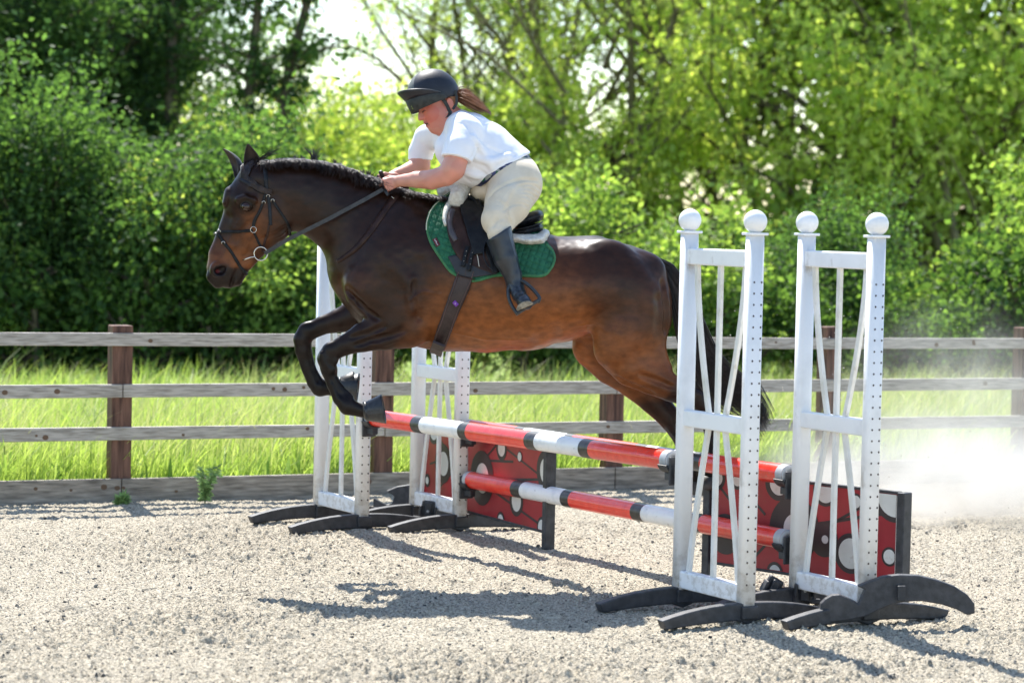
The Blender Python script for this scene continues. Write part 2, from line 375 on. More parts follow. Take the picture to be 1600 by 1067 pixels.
def make_wing(label):
    root=thing('jump_wing',label,'jump wing',(0,0,0),'white wings of the jump')
    for sx,hole_side in ((0,-1),(LW,1)):
        b=MB(); pr=[(x_*.72,y_*.97) for x_,y_ in rsq(.082,.026)]; n=len(pr)
        vs=[(sx+x,y,ZB+.0) for x,y in pr]+[(sx+x,y,1.657+ZB) for x,y in pr]
        b.add(vs,[(i,(i+1)%n,(i+1)%n+n,i+n) for i in range(n)]+[tuple(range(n))[::-1],tuple(range(n,2*n))])
        sp=.0495
        for k in range(29):
            z=ZB+.115+k*sp
            if z>1.53: break
            for yy_ in (-.018,.021):
                c=Vector((sx+hole_side*.0300,yy_,z)); r=.0048
                b.add([c+Vector((0,math.cos(a)*r,math.sin(a)*r)) for a in [j*math.pi/5 for j in range(10)]],[tuple(range(10)) if hole_side>0 else tuple(range(10))[::-1]],1)
        o=b.build('post',[m_white,m_hole],root,True)
        o.data.polygons.foreach_set('use_smooth',[len(p.vertices)==4 for p in o.data.polygons])
        c=MB(); c.box((sx,0,1.657+ZB+.006),(.078,.095,.012)); bevel(c.build('cap',m_white,o),.004)
        s=MB(); rb=.052; s.lathe((sx,0,1.657+ZB+.012),(0,0,1),[(rb-.004+math.sin(a)*rb if a>-1.2 else 0,math.cos(a)*rb) for a in np.linspace(-1.15,1.57,16)],24)
        s.build('ball',m_white,o,True)
        f=MB(); f.prism([(sx-.026,y,z) for y,z in foot_outline(.45)],(.052,0,0)); f.box((sx,0,.042),(.085,.085,.06))
        bevel(f.build('foot',m_blk,root),.007,3)
    x0=.0;x1=LW
    for z0,z1 in ((1.515,1.59),(.775,.85),(.03,.11)):
        b=MB(); b.box(((.02+LW-.03)/2,0,ZB+(z0+z1)/2),(LW-.05-.02+.03,.055,z1-z0)); bevel(b.build('crossbar',m_white,root),.008,3)
    for (ta,tm,tb) in ((.14,.37,.12),(.5,.5,.5),(.88,.63,.88)):
        for (za,zb,fa,fb) in ((1.515,.85,ta,tm),(.775,.11,tm,tb)):
            b=MB(); P=[]
            for i in range(9):
                t=i/8; f_=fa+(fb-fa)*(t**1.5 if za>1 else 1-(1-t)**1.2); P.append(Vector((LW*f_,0,ZB+za+(zb-za)*t)))
            for i in range(8): pass
            pr=[(-.014,-.010),(.014,-.010),(.014,.010),(-.014,.010)]
            vs=[]
            for p in P: vs+= [(p.x+x,p.y+y,p.z) for x,y in pr]
            fs=[(i*4+k,i*4+(k+1)%4,(i+1)*4+(k+1)%4,(i+1)*4+k) for i in range(8) for k in range(4)]
            b.add(vs,fs); o=b.build('slat',m_off,root); bevel(o,.004)
    return root
def place_wing(root,a,b):
    d=b-a; root.location=(a.x,a.y,0); root.rotation_euler=(0,0,math.atan2(d.y,d.x)); ORG[root.name]=Vector(root.location)
def at(px,py): p=G(px,py,ZB); return Vector((p.x,p.y,0))
W1n=(at(1064,927),at(1163,952)); W2n=(at(1246,928),at(1352,953)); W1f=(at(504,797),at(565,812)); W2f=(at(654,797),at(718,812))
for q in (W1n,W2n,W1f,W2f): print('wing',q,(q[1]-q[0]).length)
def unify(q,anchor):     # same wing length everywhere
    d=(q[1]-q[0]).normalized()*LW
    return (q[0],q[0]+d) if anchor==0 else (q[1]-d,q[1])
W1n=unify(W1n,0); W2n=unify(W2n,0); W1f=unify(W1f,1); W2f=unify(W2f,1)
w1=make_wing('left one of the two close white wings, standing in front of the horse\'s tail')
place_wing(w1,*W1n)
for q,l in ((W2n,'near wing at the right with the loose black foot leaning against it'),
            (W1f,'far wing behind the horse\'s forelegs, carrying only the upper front pole'),
            (W2f,'far wing behind the girth, carrying the lower pole and the rear pole')):
    c=copy_tree(w1); place_wing(c,*q); c['label']=l
# ------------------------------------------------------------------ poles
m_red=noisy(mat('red_tape',rough=.3,Coat_Weight=.4),(.72,.022,.012),(.88,.055,.028),scale=20,detail=6,stretch=(1,1,1),lo=.3,hi=.7,bump=.12,bscale=90)
m_pw=noisy(mat('white_pole',rough=.35),(.66,.68,.70),(.80,.80,.80),scale=16,detail=7,lo=.25,hi=.5,bump=.1,bscale=60)
m_pb=noisy(mat('black_tape',rough=.35),(.012,.012,.012),(.05,.045,.04),scale=30,detail=5)
grime(m_red,(.45,.16,.12),60,.60,.70,(1,.4,1),.6); grime(m_pw,(.28,.26,.25),40,.62,.72,(1,.5,1),.6)
m_cap=noisy(mat('grey_cap',rough=.4),(.36,.37,.38),(.50,.50,.50),scale=12)
RP=.046
def zpt(base,py): return Vector((base.x,base.y,zat(base.x,base.y,py)))
def pole(Wf,Wn,pyf,pyn,label):
    a=Wf[1]; b=Wn[0]; u=(b-a).normalized()
    A=zpt(a+u*.095,pyf); Bp=zpt(b-u*.085,pyn)
    root=thing('jump_pole',label,'jump pole',tuple(A),'striped poles of the jump')
    ax=(Bp-A); L=ax.length; ax.normalize()
    cut=[.03*L/3]+[L*t for t in (.262,.29,.456,.483,.662,.69,.81,.835)]+[L-.05*1]
    # recut so stripes follow the pattern measured in metres
    seglist=[]; b_=MB()
    def bnd(px,py):   # param where a pixel column meets the pole
        lo,hi=0,L
        for _ in range(30):
            m_=(lo+hi)/2
            if proj(A+ax*m_)[0]<px: lo=m_
            else: hi=m_
        return lo
    cols=[2,0,3,1,3,0,3,1,3,0,2]
    global STR
    if STR is None:
        STR=[.012]+[bnd(x,0)/L for x in (652,665,726,738,830,845,915,930)]+[1-.05/L,1]
    t=[0]+[q*L for q in STR]
    mats=[m_red,m_pw,m_cap,m_pb]
    for i in range(len(t)-1):
        if t[i+1]-t[i]<1e-4: continue
        rr=RP+(.0012 if cols[i] in (0,3,2) else 0)
        ns=max(1,int((t[i+1]-t[i])/.06))
        pr=[(t[i]+(t[i+1]-t[i])*k/ns,rr) for k in range(ns+1)]
        b_.lathe(A,ax,pr,28,cols[i],cap=False)
    b_.lathe(A,ax,[(0,RP*.98),(-.006,RP*.9),(-.008,.001)],28,2,cap=False)
    b_.lathe(A,ax,[(L,RP),(L+.006,RP*.93),(L+.007,RP*.4),(L-.01,RP*.35),(L-.01,.001)],28,2,cap=False)
    o=b_.build('shaft',mats,root,True)
    o.data.polygons.foreach_set('use_smooth',[True]*len(o.data.polygons))
    # jump cups
    for P,s,base in ((A,1,a),(Bp,-1,b)):
        wh='upper front pole' if 'front pole,' in label else 'upper rear pole' if 'rear' in label else 'lower pole'
        c=thing('jump_cup',('black cup on the far wing holding the left end of the %s' if s>0 else 'black cup on the near wing holding the right end of the %s')%wh,'jump cup',tuple(P-Vector((0,0,.06))),'jump cups')
        cb=MB(); sd_=Vector((0,0,1)).cross(u).normalized()
        arc=[]
        for k in range(13):
            an=R(200+140*k/12); arc.append((math.cos(an),math.sin(an)))
        for k in range(12):
            (c0,s0),(c1,s1)=arc[k],arc[k+1]
            q=[]
            for e in (-.02,.05):
                for rr in (.050,.060):
                    for cc,ss in ((c0,s0),(c1,s1)):
                        q.append(P+u*(e*s)+sd_*cc*rr+Vector((0,0,ss*rr)))
            cb.add(q,[(0,1,5,4),(2,6,7,3),(0,2,3,1),(4,5,7,6),(0,4,6,2),(1,3,7,5)])
        cb.build('cradle',m_blk,c)
        bb=MB(); M=Matrix((u,sd_,Vector((0,0,1)))).transposed()
        bb.box(P-u*(.028*s)+Vector((0,0,-.045)),(.014,.085,.13),M); bb.box(P+u*.012*s+Vector((0,0,-.075)),(.07,.035,.035),M)
        bevel(bb.build('bracket',m_blk,c),.005)
    return root
STR=None
pole(W1f,W1n,652,719.5,'upper front pole, striped red and white with black bands, under the forelegs')
pole(W2f,W2n,668,742,'upper rear pole, red and white striped, partly hidden behind the front pole')
pole(W2f,W2n,749,843,'lower red and white striped pole hung in front of the red panels')
# ------------------------------------------------------------------ filler panels
m_pr=noisy(mat('panel_red',rough=.4),(.27,.010,.018),(.38,.02,.03),scale=4,detail=6)
m_pk=noisy(mat('panel_black',rough=.45),(.025,.016,.016),(.045,.03,.03),scale=5)
m_pwh=noisy(mat('panel_white',rough=.45),(.58,.57,.52),(.70,.69,.65),scale=6)
grime(m_pr,(.12,.05,.02),5,.58,.74,(1,1,1),.55); grime(m_pwh,(.40,.34,.26),30,.60,.72,(1,1,1),.6); grime(m_pr,(.45,.30,.26),50,.70,.76,(1,1,1),.7)
def clip(poly,x0,x1,y0,y1):
    for ax_,lim,sg in ((0,x0,1),(0,x1,-1),(1,y0,1),(1,y1,-1)):
        out=[]
        for i in range(len(poly)):
            p,q=poly[i],poly[(i+1)%len(poly)]; ip=(p[ax_]-lim)*sg>=0; iq=(q[ax_]-lim)*sg>=0
            if ip: out.append(p)
            if ip!=iq:
                t=(lim-p[ax_])/(q[ax_]-p[ax_]); out.append((p[0]+(q[0]-p[0])*t,p[1]+(q[1]-p[1])*t))
        poly=out
        if len(poly)<3: return None
    return poly
def panel(a,b,zb,zt,art,label):
    a=Vector((a.x,a.y,0)); b=Vector((b.x,b.y,0))
    root=thing('filler_panel',label,'jump filler',tuple(a),'red filler panels of the jump')
    d=(b-a); L=d.length; d.normalize(); nrm=Vector((d.y,-d.x,0))
    if nrm.y>0: nrm=-nrm
    up=Vector((0,0,1))
    brd=MB(); brd.bar(a+up*(zb+zt)/2,b+up*(zb+zt)/2,.018,zt-zb); brd.build('board',m_pr,root)
    fr=MB()
    for z_ in (zb,zt+.004):
        fr=MB(); fr.bar(a+up*z_,b+up*z_,.028,.014); bevel(fr.build('edge_trim',m_blk,root),.002)
    tw=MB(); tw.bar(b-d*.012+up*(zb+zt)/2,b+d*.0+up*(zb+zt)/2,.024,zt-zb-.02); tw.build('white_trim',m_pwh,root)
    for p in (a,b):
        q=MB(); M=Matrix((d,nrm,up)).transposed(); q.box(p+(d*.024 if p is b else -d*.024)+up*(zt+.006)/2,(.044,.060,zt+.012),M); bevel(q.build('end_post',m_blk,root),.005)
    H=zt-zb
    pm=MB()
    def lay(poly,layer,m):
        pl=clip(poly,.004,L-.014,.010,H-.006)
        if pl:
            z=.0095+.0006*layer
            pts_=[a+d*x+up*(zb+y)+nrm*z for x,y in pl]
            # keep facing the camera
            nn=(pts_[1]-pts_[0]).cross(pts_[2]-pts_[0]); 
            if nn.dot(nrm)<0: pts_=pts_[::-1]
            pm.add(pts_,[tuple(range(len(pts_)))],m)
    for i,(kind,*q) in enumerate(art):
        if kind=='l':
            x0,y0,x1,y1,wd=q; dx,dy=(x1-x0),(y1-y0); l=math.hypot(dx,dy); nx_,ny_=-dy/l*wd/2,dx/l*wd/2
            lay([(x0+nx_,y0+ny_),(x1+nx_,y1+ny_),(x1-nx_,y1-ny_),(x0-nx_,y0-ny_)],1,0)
        elif kind=='c':
            x,y,ro,ri=q; n=32
            ly=2+(i%4)*.5
            lay([(x+math.cos(2*math.pi*k/n)*ro,y+math.sin(2*math.pi*k/n)*ro) for k in range(n)],ly,0)
            lay([(x+.12*(ro-ri)+math.cos(2*math.pi*k/n)*ri,y-.0+math.sin(2*math.pi*k/n)*ri) for k in range(n)],ly+2.3,1)
    mesh('painted_design',pm.v,pm.f,[m_pk,m_pwh],root,False,pm.m)
# far panel: pixel measured ends
fa=G(664,803); fb=G(853,856)
LA=(Vector((fb.x,fb.y,0))-Vector((fa.x,fa.y,0))).length; print('far panel',LA,fa,fb)
sc=LA
artF=[('l',.45*sc,.25,.62*sc,.42,.014),('l',.42*sc,.3,.75*sc,.34,.014),('l',.45*sc,.2,.98*sc,.03,.014),('l',.3*sc,.25,.1*sc,.4,.014),('l',.3*sc,.25,.12*sc,.08,.014),('l',.62*sc,.22,.98*sc,.28,.014),('l',.7*sc,.4,.95*sc,.3,.012),('l',.25*sc,.3,.05*sc,.22,.012),
      ('c',.50*sc,.21,.155,.085),('c',.655*sc,.40,.068,.045),('c',.80*sc,.375,.03,.024),('c',1.0*sc,.33,.11,.07),('c',.78*sc,.13,.085,.058),('c',.66*sc,.0,.05,.035),('c',.98*sc,.02,.06,.045),('c',.17*sc,.24,.115,.07),('c',.08*sc,.42,.08,.055),('c',.33*sc,.43,.06,.04),('c',.03*sc,.12,.04,.022),('c',.3*sc,.03,.05,.03)]
panel(fa,fb,.085,.53,artF,'far red panel with black ringed white spots, under the poles')
na=G(1112,905); nb=G(1402,950)
LB=(Vector((nb.x,nb.y,0))-Vector((na.x,na.y,0))).length; print('near panel',LB,na,nb)
sc=LB
artN=[('l',.5*sc,.2,.33*sc,.42,.014),('l',.3*sc,.27,.18*sc,.38,.014),('l',.42*sc,.25,.22*sc,.03,.014),('l',.55*sc,.25,.98*sc,.36,.016),('l',.55*sc,.2,.9*sc,.42,.014),('l',.55*sc,.15,.92*sc,.02,.014),('l',.5*sc,.15,.55*sc,.02,.014),('l',.2*sc,.2,.03*sc,.1,.012),('l',.12*sc,.3,.02*sc,.4,.014),
      ('c',.46*sc,.22,.155,.075),('c',.62*sc,.19,.085,.02),('c',.37*sc,.43,.085,.058),('c',.62*sc,.42,.075,.058),('c',.78*sc,.385,.04,.03),('c',.76*sc,.14,.095,.072),('c',.96*sc,.15,.045,.034),('c',.98*sc,.44,.13,.105),('c',.08*sc,.15,.10,.0),('c',.36*sc,.0,.05,.035),('c',.14*sc,.42,.045,.028),('c',.02*sc,.42,.06,.04),('c',.86*sc,.0,.03,.025)]
panel(na,nb,.085,.53,artN,'near red panel with black ringed white spots, standing behind the two close wings')
# ------------------------------------------------------------------ loose feet and cups on the sand
def banana(root_px,label,M_pts,depth_off):
    pass
def plate(pxpts, D, th, label, name='wing_foot', cat='wing foot', grp=None, tilt=0):
    P=[V(x,y,D-13) for x,y in pxpts]; c=sum(P,Vector())/len(P); zmin=min(p.z for p in P)
    root=thing(name,label,cat,(c.x,c.y,max(0,zmin)),grp)
    P=[Vector((p.x,p.y+(p.z-zmin)*tilt,p.z)) for p in P]
    b=MB(); b.prism(P,(.0,th,0)); bevel(b.build('plate',m_blk,root),.006,3); return root,P
Dn=G(1300,974).y-.05
pt=[(1281,955),(1283,943),(1290,936),(1300,930),(1312,929),(1325,934),(1335,939),(1342,944),(1347,932),(1352,921),(1340,916),(1360,908),(1380,901),(1405,898),(1435,899),(1465,906),(1492,916),(1512,929),(1523,943),(1524,958),(1512,961),(1495,952),(1470,944),(1440,939),(1415,940),(1395,944),(1375,952),(1355,962),(1330,968),(1300,972),(1285,972)]
r_,_p=plate(pt,Dn,.05,'big loose black foot with a notch, leaning on the right hand near wing','wing_foot','wing foot','loose black wing feet',.02)
b=MB(); b.bar(V(1408,914,Dn-13+.0-.012),V(1408,938,Dn-13-.012),.035,.04,Vector((0,1,0))); bevel(b.build('socket',m_blk,r_),.004)
Df=G(610,800).y
pt=[(583,778),(592,783),(604,789),(612,787),(616,776),(610,772),(603,768),(620,761),(640,758),(665,757),(668,770),(650,780),(632,792),(610,801),(590,803),(583,796)]
plate(pt,Df+.1,.05,'broken black foot lying between the two far wings','wing_foot','wing foot','loose black wing feet',.2)
def cup(px,py,rot,label):
    p=G(px,py); root=thing('loose_cup',label,'jump cup',(p.x,p.y,0),'loose black cups on the sand')
    b=MB(); M=Matrix.Rotation(rot,3,'Y')@Matrix.Rotation(.4*rot,3,'Z')
    c=p+Vector((0,0,.075))
    b.box(c,(.075,.03,.115),M); b.box(c+M@Vector((0,-.02,.0)),(.04,.03,.10),M)
    for s in(-1,1): b.box(c+M@Vector((s*.043,-.02,-.0)),(.014,.06,.06),M); b.box(c+M@Vector((s*.055,0,-.05)),(.05,.03,.025),M)
    bevel(b.build('body',m_blk,root),.007,3)
    q=MB(); q.lathe(c+M@Vector((0,-.034,0)),M@Vector((0,-1,0)),[(0,.008),(.004,.008),(.005,.003)],10); q.build('bolt',m_cap,root,True)
cup(1256,946,0.05,'upright loose black cup on the sand between the near wings')
cup(1204,945,.5,'tilted loose black cup lying beside the left near wing')
cup(668,818,.1,'loose black cup behind the foot of the second far wing')
# ------------------------------------------------------------------ trees
m_bark=noisy(mat('bark',rough=.95),(.05,.038,.028),(.16,.125,.09),scale=9,detail=8,stretch=(3,3,.6),bump=.6,bscale=14)
m_leaf=leafmat('tree_leaf',.62,.6,(1.08,1.18,.55)); m_leaf.node_tree.nodes['Principled BSDF'].inputs['Specular IOR Level'].default_value=.2
def crown(tips, n, cols, L=.075, spread=.38, drop=0):
    tips=np.array(tips); k=len(tips); idx=rng.integers(0,k,n)
    rad=spread*(.6+.8*rng.random(k))
    off=rng.normal(size=(n,3)); off/=np.linalg.norm(off,axis=1)[:,None]; off*=(rng.random(n)**.5)[:,None]*rad[idx][:,None]
    off[:,2]*=.75
    P=tips[idx]+off
    D=off/(np.linalg.norm(off,axis=1)[:,None]+1e-6)*.6+rng.normal(size=(n,3))*.6; D[:,2]-=.3+drop
    D/=np.linalg.norm(D,axis=1)[:,None]
    LL=L*(.6+.8*rng.random(n)); v,f=leaf_quads(P,D,LL,LL*.62)
    ci=rng.random(k)[idx]**1.3*.75+rng.random(n)*.25
    C=np.array(cols[0])[None]*(1-ci[:,None])+np.array(cols[1])[None]*ci[:,None]
    C*= (.75+.5*rng.random(n))[:,None]
    return v,f,np.repeat(C,4,0)
def grow(b, p, d, L, r, depth, tips, gn, bend=.25, up=.1):
    pts=[p]; rs=[r]; q=p.copy(); dd=d.copy(); ns=5
    for i in range(ns):
        dd=(dd+Vector((random.gauss(0,bend),random.gauss(0,bend),random.gauss(0,bend*.5)+up))*.35).normalized()
        q=q+dd*L/ns; pts.append(q.copy()); rs.append(r*(1-.45*(i+1)/ns))
    b.tube(pts,rs,7 if r>.05 else 4,cap=False)
    if depth<=1:
        for k in (2,3,4,5): tips.append(tuple(pts[k]))
    if depth==0: return
    nb=random.choice(gn)
    for k in range(nb):
        i=random.randint(2,5); a=random.uniform(0,6.28); sp=random.uniform(.5,1.0)
        side=dd.orthogonal().normalized(); side.rotate(Matrix.Rotation(a,3,dd))
        nd=(dd+side*sp).normalized()
        grow(b,pts[i].copy(),nd,L*random.uniform(.55,.8),rs[i]*.62,depth-1,tips,gn,bend,up)
def make_tree(name,label,cat,H,r,depth,nleaf,cols,L=.075,spread=.4,low=.0,lean=(0,0),gn=(3,4),stems=1,group='trees and bushes behind the meadow',up=.1):
    root=thing(name,label,cat,(0,0,0),group); b=MB(); tips=[]
    for s in range(stems):
        a=random.uniform(0,6.28); d=Vector((lean[0]+(.35*math.cos(a) if stems>1 else 0),lean[1]+(.35*math.sin(a) if stems>1 else 0),1)).normalized()
        grow(b,Vector((0.1*s*math.cos(a),.1*s*math.sin(a),-.1)),d,H*.5,r,depth,tips,gn,up=up)
    # low side shoots so the crown reaches down
    for k in range(int(low*40)):
        z=random.uniform(.2,H*.68); a=random.uniform(0,6.28); rr=random.uniform(.4,H*.3)
        tips.append((math.cos(a)*rr,math.sin(a)*rr,z))
        b.tube([(0,0,max(0,z-rr*.6)),(math.cos(a)*rr*.5,math.sin(a)*rr*.5,z-rr*.2),(math.cos(a)*rr,math.sin(a)*rr,z)],[.03,.02,.008],4,cap=False)
    b.build('trunk',m_bark,root,True)
    v,f,C=crown(tips,nleaf,cols,L,spread); o=mesh('crown',v,f,m_leaf,root,False); vcol(o,C); return root
def put(root,px,D,rz=None,sc=1.,label=None):
    if root['category'] in ('tree','bush') and D>26.4: sc*=1.33; D*=1.33
    x=(px-800)/FPX*D; root.location=(x,D,.0); root.rotation_euler=(0,0,random.uniform(0,6.28) if rz is None else rz); root.scale=(sc,sc,sc*random.uniform(.92,1.08))
    if label: root['label']=label
m_bark2=noisy(mat('pale_bark',rough=.95),(.10,.085,.05),(.26,.22,.14),scale=9,detail=8,stretch=(3,3,.6),bump=.6,bscale=14)
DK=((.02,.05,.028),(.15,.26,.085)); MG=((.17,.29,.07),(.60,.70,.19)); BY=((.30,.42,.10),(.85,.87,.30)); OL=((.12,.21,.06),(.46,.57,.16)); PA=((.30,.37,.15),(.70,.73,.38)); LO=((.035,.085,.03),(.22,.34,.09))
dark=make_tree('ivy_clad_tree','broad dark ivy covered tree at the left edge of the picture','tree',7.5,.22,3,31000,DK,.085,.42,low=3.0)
bright=make_tree('hazel_bush','bright yellow green bush behind the horse\'s head','bush',3.6,.05,2,13500,BY,.080,.36,low=1.2,stems=5)
mid=make_tree('field_maple','tall mid green leafy tree directly behind the two near wings','tree',7,.08,3,17000,MG,.080,.40,low=1.3,stems=2)
pale=make_tree('willow_tree','thin pale willow with airy crown above the rider\'s helmet','tree',7.5,.055,3,8500,PA,.062,.36,low=.5,stems=3)
for c_ in pale.children:
    if c_.name.startswith('trunk'): c_.data.materials[0]=m_bark2
olive=make_tree('hedge_bush','dull olive green bush behind the horse\'s knees and the far wing','bush',2.6,.05,2,11000,OL,.075,.34,low=1.5,stems=5)
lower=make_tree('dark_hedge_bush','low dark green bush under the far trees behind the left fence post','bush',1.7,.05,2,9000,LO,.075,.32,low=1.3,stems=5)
put(dark,-20,27.5,sc=.9); put(bright,455,26.5,sc=.86); put(mid,1180,28); put(pale,780,30,sc=.85); put(olive,480,26.2,sc=.62); put(lower,230,25)
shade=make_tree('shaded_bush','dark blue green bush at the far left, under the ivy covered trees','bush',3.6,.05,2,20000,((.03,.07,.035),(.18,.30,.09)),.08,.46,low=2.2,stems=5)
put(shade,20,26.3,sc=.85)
def more(src,px,D,sc,label):
    c=copy_tree(src); put(c,px,D,None,sc,label)
more(dark,150,27.5,.85,'dark ivy covered tree second from the left edge')
more(dark,235,29,.72,'dark bushy tree third from the left, above the horse\'s nose')
more(olive,105,26.1,.8,'mid green bush at the left, over the first bay of the fence')
more(bright,330,26.2,.72,'small yellow green bush left of the horse\'s nose')
more(bright,585,28,.86,'yellow green bush between the horse\'s neck and the rider\'s arms')
more(bright,950,28,.95,'sunlit yellow green bush just right of the rider\'s back')
more(bright,1290,27,1.2,'sunlit yellow green bush above the second near wing')
more(bright,1480,28,1.25,'sunlit yellow green bush near the right edge')
more(bright,700,29.5,.78,'yellow green bush directly behind the rider')
more(pale,700,33,.75,'airy pale tree with thin trunks far behind the rider\'s helmet')
more(pale,900,31,.85,'airy pale tree with bare stems right of the rider')
more(mid,1110,31,.95,'mid green tree rising right of the open sky')
more(mid,1390,30,1.1,'mid green tree above the rightmost ball of the wings')
more(mid,1580,28.5,1.0,'mid green tree with dark stems at the right edge')
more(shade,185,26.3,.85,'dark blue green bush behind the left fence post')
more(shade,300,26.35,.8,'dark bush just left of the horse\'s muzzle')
more(olive,400,26,.9,'dull green bush under the horse\'s chin')
more(olive,560,26.3,.9,'olive bush seen through the far wings')
more(olive,740,26.3,.6,'olive bush seen below the saddle, behind the far wings')
more(olive,900,26.3,1.05,'olive bush behind the horse\'s loins')
more(olive,1060,26,.6,'olive bush behind the horse\'s rump')
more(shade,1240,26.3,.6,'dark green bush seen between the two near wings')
more(olive,1520,26,.7,'olive bush behind the dust at the right')
ash=make_tree('slender_tree','slender pale trunked tree standing just right of the rider\'s back','tree',8,.055,2,4200,BY,.07,.34,low=.35,stems=2,gn=(4,5),up=.5)
for c_ in ash.children:
    if c_.name.startswith('trunk'): c_.data.materials[0]=m_bark2
put(ash,875,27)
more(ash,935,29,1.1,'slender pale tree whose trunk rises above the horse\'s loins')
more(ash,715,30,1.1,'slender pale tree just above the rider\'s helmet')
more(ash,1455,27.5,1.05,'slender tree above the gap right of the near wings')
more(ash,1545,27,1.0,'slender tree close to the right edge, in front of the dense foliage')
more(ash,1215,29,1.1,'slender tree rising between the two near wings')
more(dark,60,31,.9,'dark tree standing behind the ivy covered trees, at the left')
more(dark,190,33,.85,'dark tree farthest back among the ivy covered trees')
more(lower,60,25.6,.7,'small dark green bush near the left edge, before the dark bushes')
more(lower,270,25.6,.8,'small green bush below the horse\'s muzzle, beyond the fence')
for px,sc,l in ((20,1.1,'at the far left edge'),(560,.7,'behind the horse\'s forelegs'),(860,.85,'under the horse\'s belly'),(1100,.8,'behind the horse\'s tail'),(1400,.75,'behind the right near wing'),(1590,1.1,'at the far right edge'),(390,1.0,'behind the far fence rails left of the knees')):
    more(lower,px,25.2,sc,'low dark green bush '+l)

more(pale,470,33,.5,'small airy pale tree under the open sky, above the horse\'s mane')
for px,w_ in ((330,'behind the horse\'s mane'),(640,'behind the rider\'s hands'),(820,'behind the rider\'s hips'),(990,'above the horse\'s rump'),(1140,'above the left near wing'),(1300,'above the right near wing'),(1460,'right of the near wings'),(1610,'at the right edge')):
    more(mid,px,60,random.uniform(.55,.66),'low distant tree in the farthest row, '+w_)
for src,px,D,s_,w_ in ((shade,-200,26.3,1.0,'dark bush just outside the left edge of the picture'),(dark,-330,28,1.0,'dark tree beyond the left edge of the picture'),(olive,-420,26.2,1.0,'olive bush beyond the left edge of the picture'),(mid,-600,30,1.0,'green tree far beyond the left edge of the picture'),(mid,1800,29,1.0,'green tree just beyond the right edge of the picture'),(olive,1760,26.2,1.0,'olive bush beyond the right edge of the picture'),(bright,1960,28,1.1,'yellow green bush far beyond the right edge of the picture')):
    more(src,px,D,s_,w_)
def ivy_stem(pts,label,n=3600,wd=.22):
    D=36.; P=[V(x,y_,D-13) for x,y_ in pts]; base=Vector((P[0].x,P[0].y,0)); root=thing('leaning_tree',label,'tree',tuple(base),'dark ivy clad stems')
    P=[base-Vector((0,0,.1))]+P; b=MB(); b.tube(P,[.16-.11*i/(len(P)-1) for i in range(len(P))],8,cap=False)
    tips=[]
    for k in range(110):
        t=random.random()*(len(P)-1); i=min(int(t),len(P)-2); q=P[i].lerp(P[i+1],t-i); w_=wd*(1.25-.5*t/(len(P)-1)); tips.append(tuple(q+Vector((random.gauss(0,w_),random.gauss(0,w_),random.gauss(0,.15)))))
    for k in range(9):
        t=random.uniform(.35,.95)*(len(P)-1); i=min(int(t),len(P)-2); q=P[i].lerp(P[i+1],t-i); e=q+Vector((random.uniform(-1.1,1.1),random.uniform(-.6,.6),random.uniform(.1,.7))); b.tube([q,q.lerp(e,.5)+Vector((0,0,.08)),e],[.03,.02,.008],4,cap=False); tips+= [tuple(e),tuple(q.lerp(e,.7))]
    b.build('trunk',m_bark,root,True); v,f,C=crown(tips,n,DK,.10,.24); o=mesh('crown',v,f,m_leaf,root,False); vcol(o,C)
ivy_stem([(262,420),(266,250),(268,100),(272,-60)],'straight ivy clad stem reaching the top edge, left of the horse\'s ears')
ivy_stem([(372,430),(376,280),(392,130),(408,-40)],'ivy clad stem leaning slightly right, straight above the horse\'s forehead')
ivy_stem([(418,420),(432,250),(452,110),(492,-40)],'thin ivy clad stem leaning far to the right against the bright sky',2600,.16)
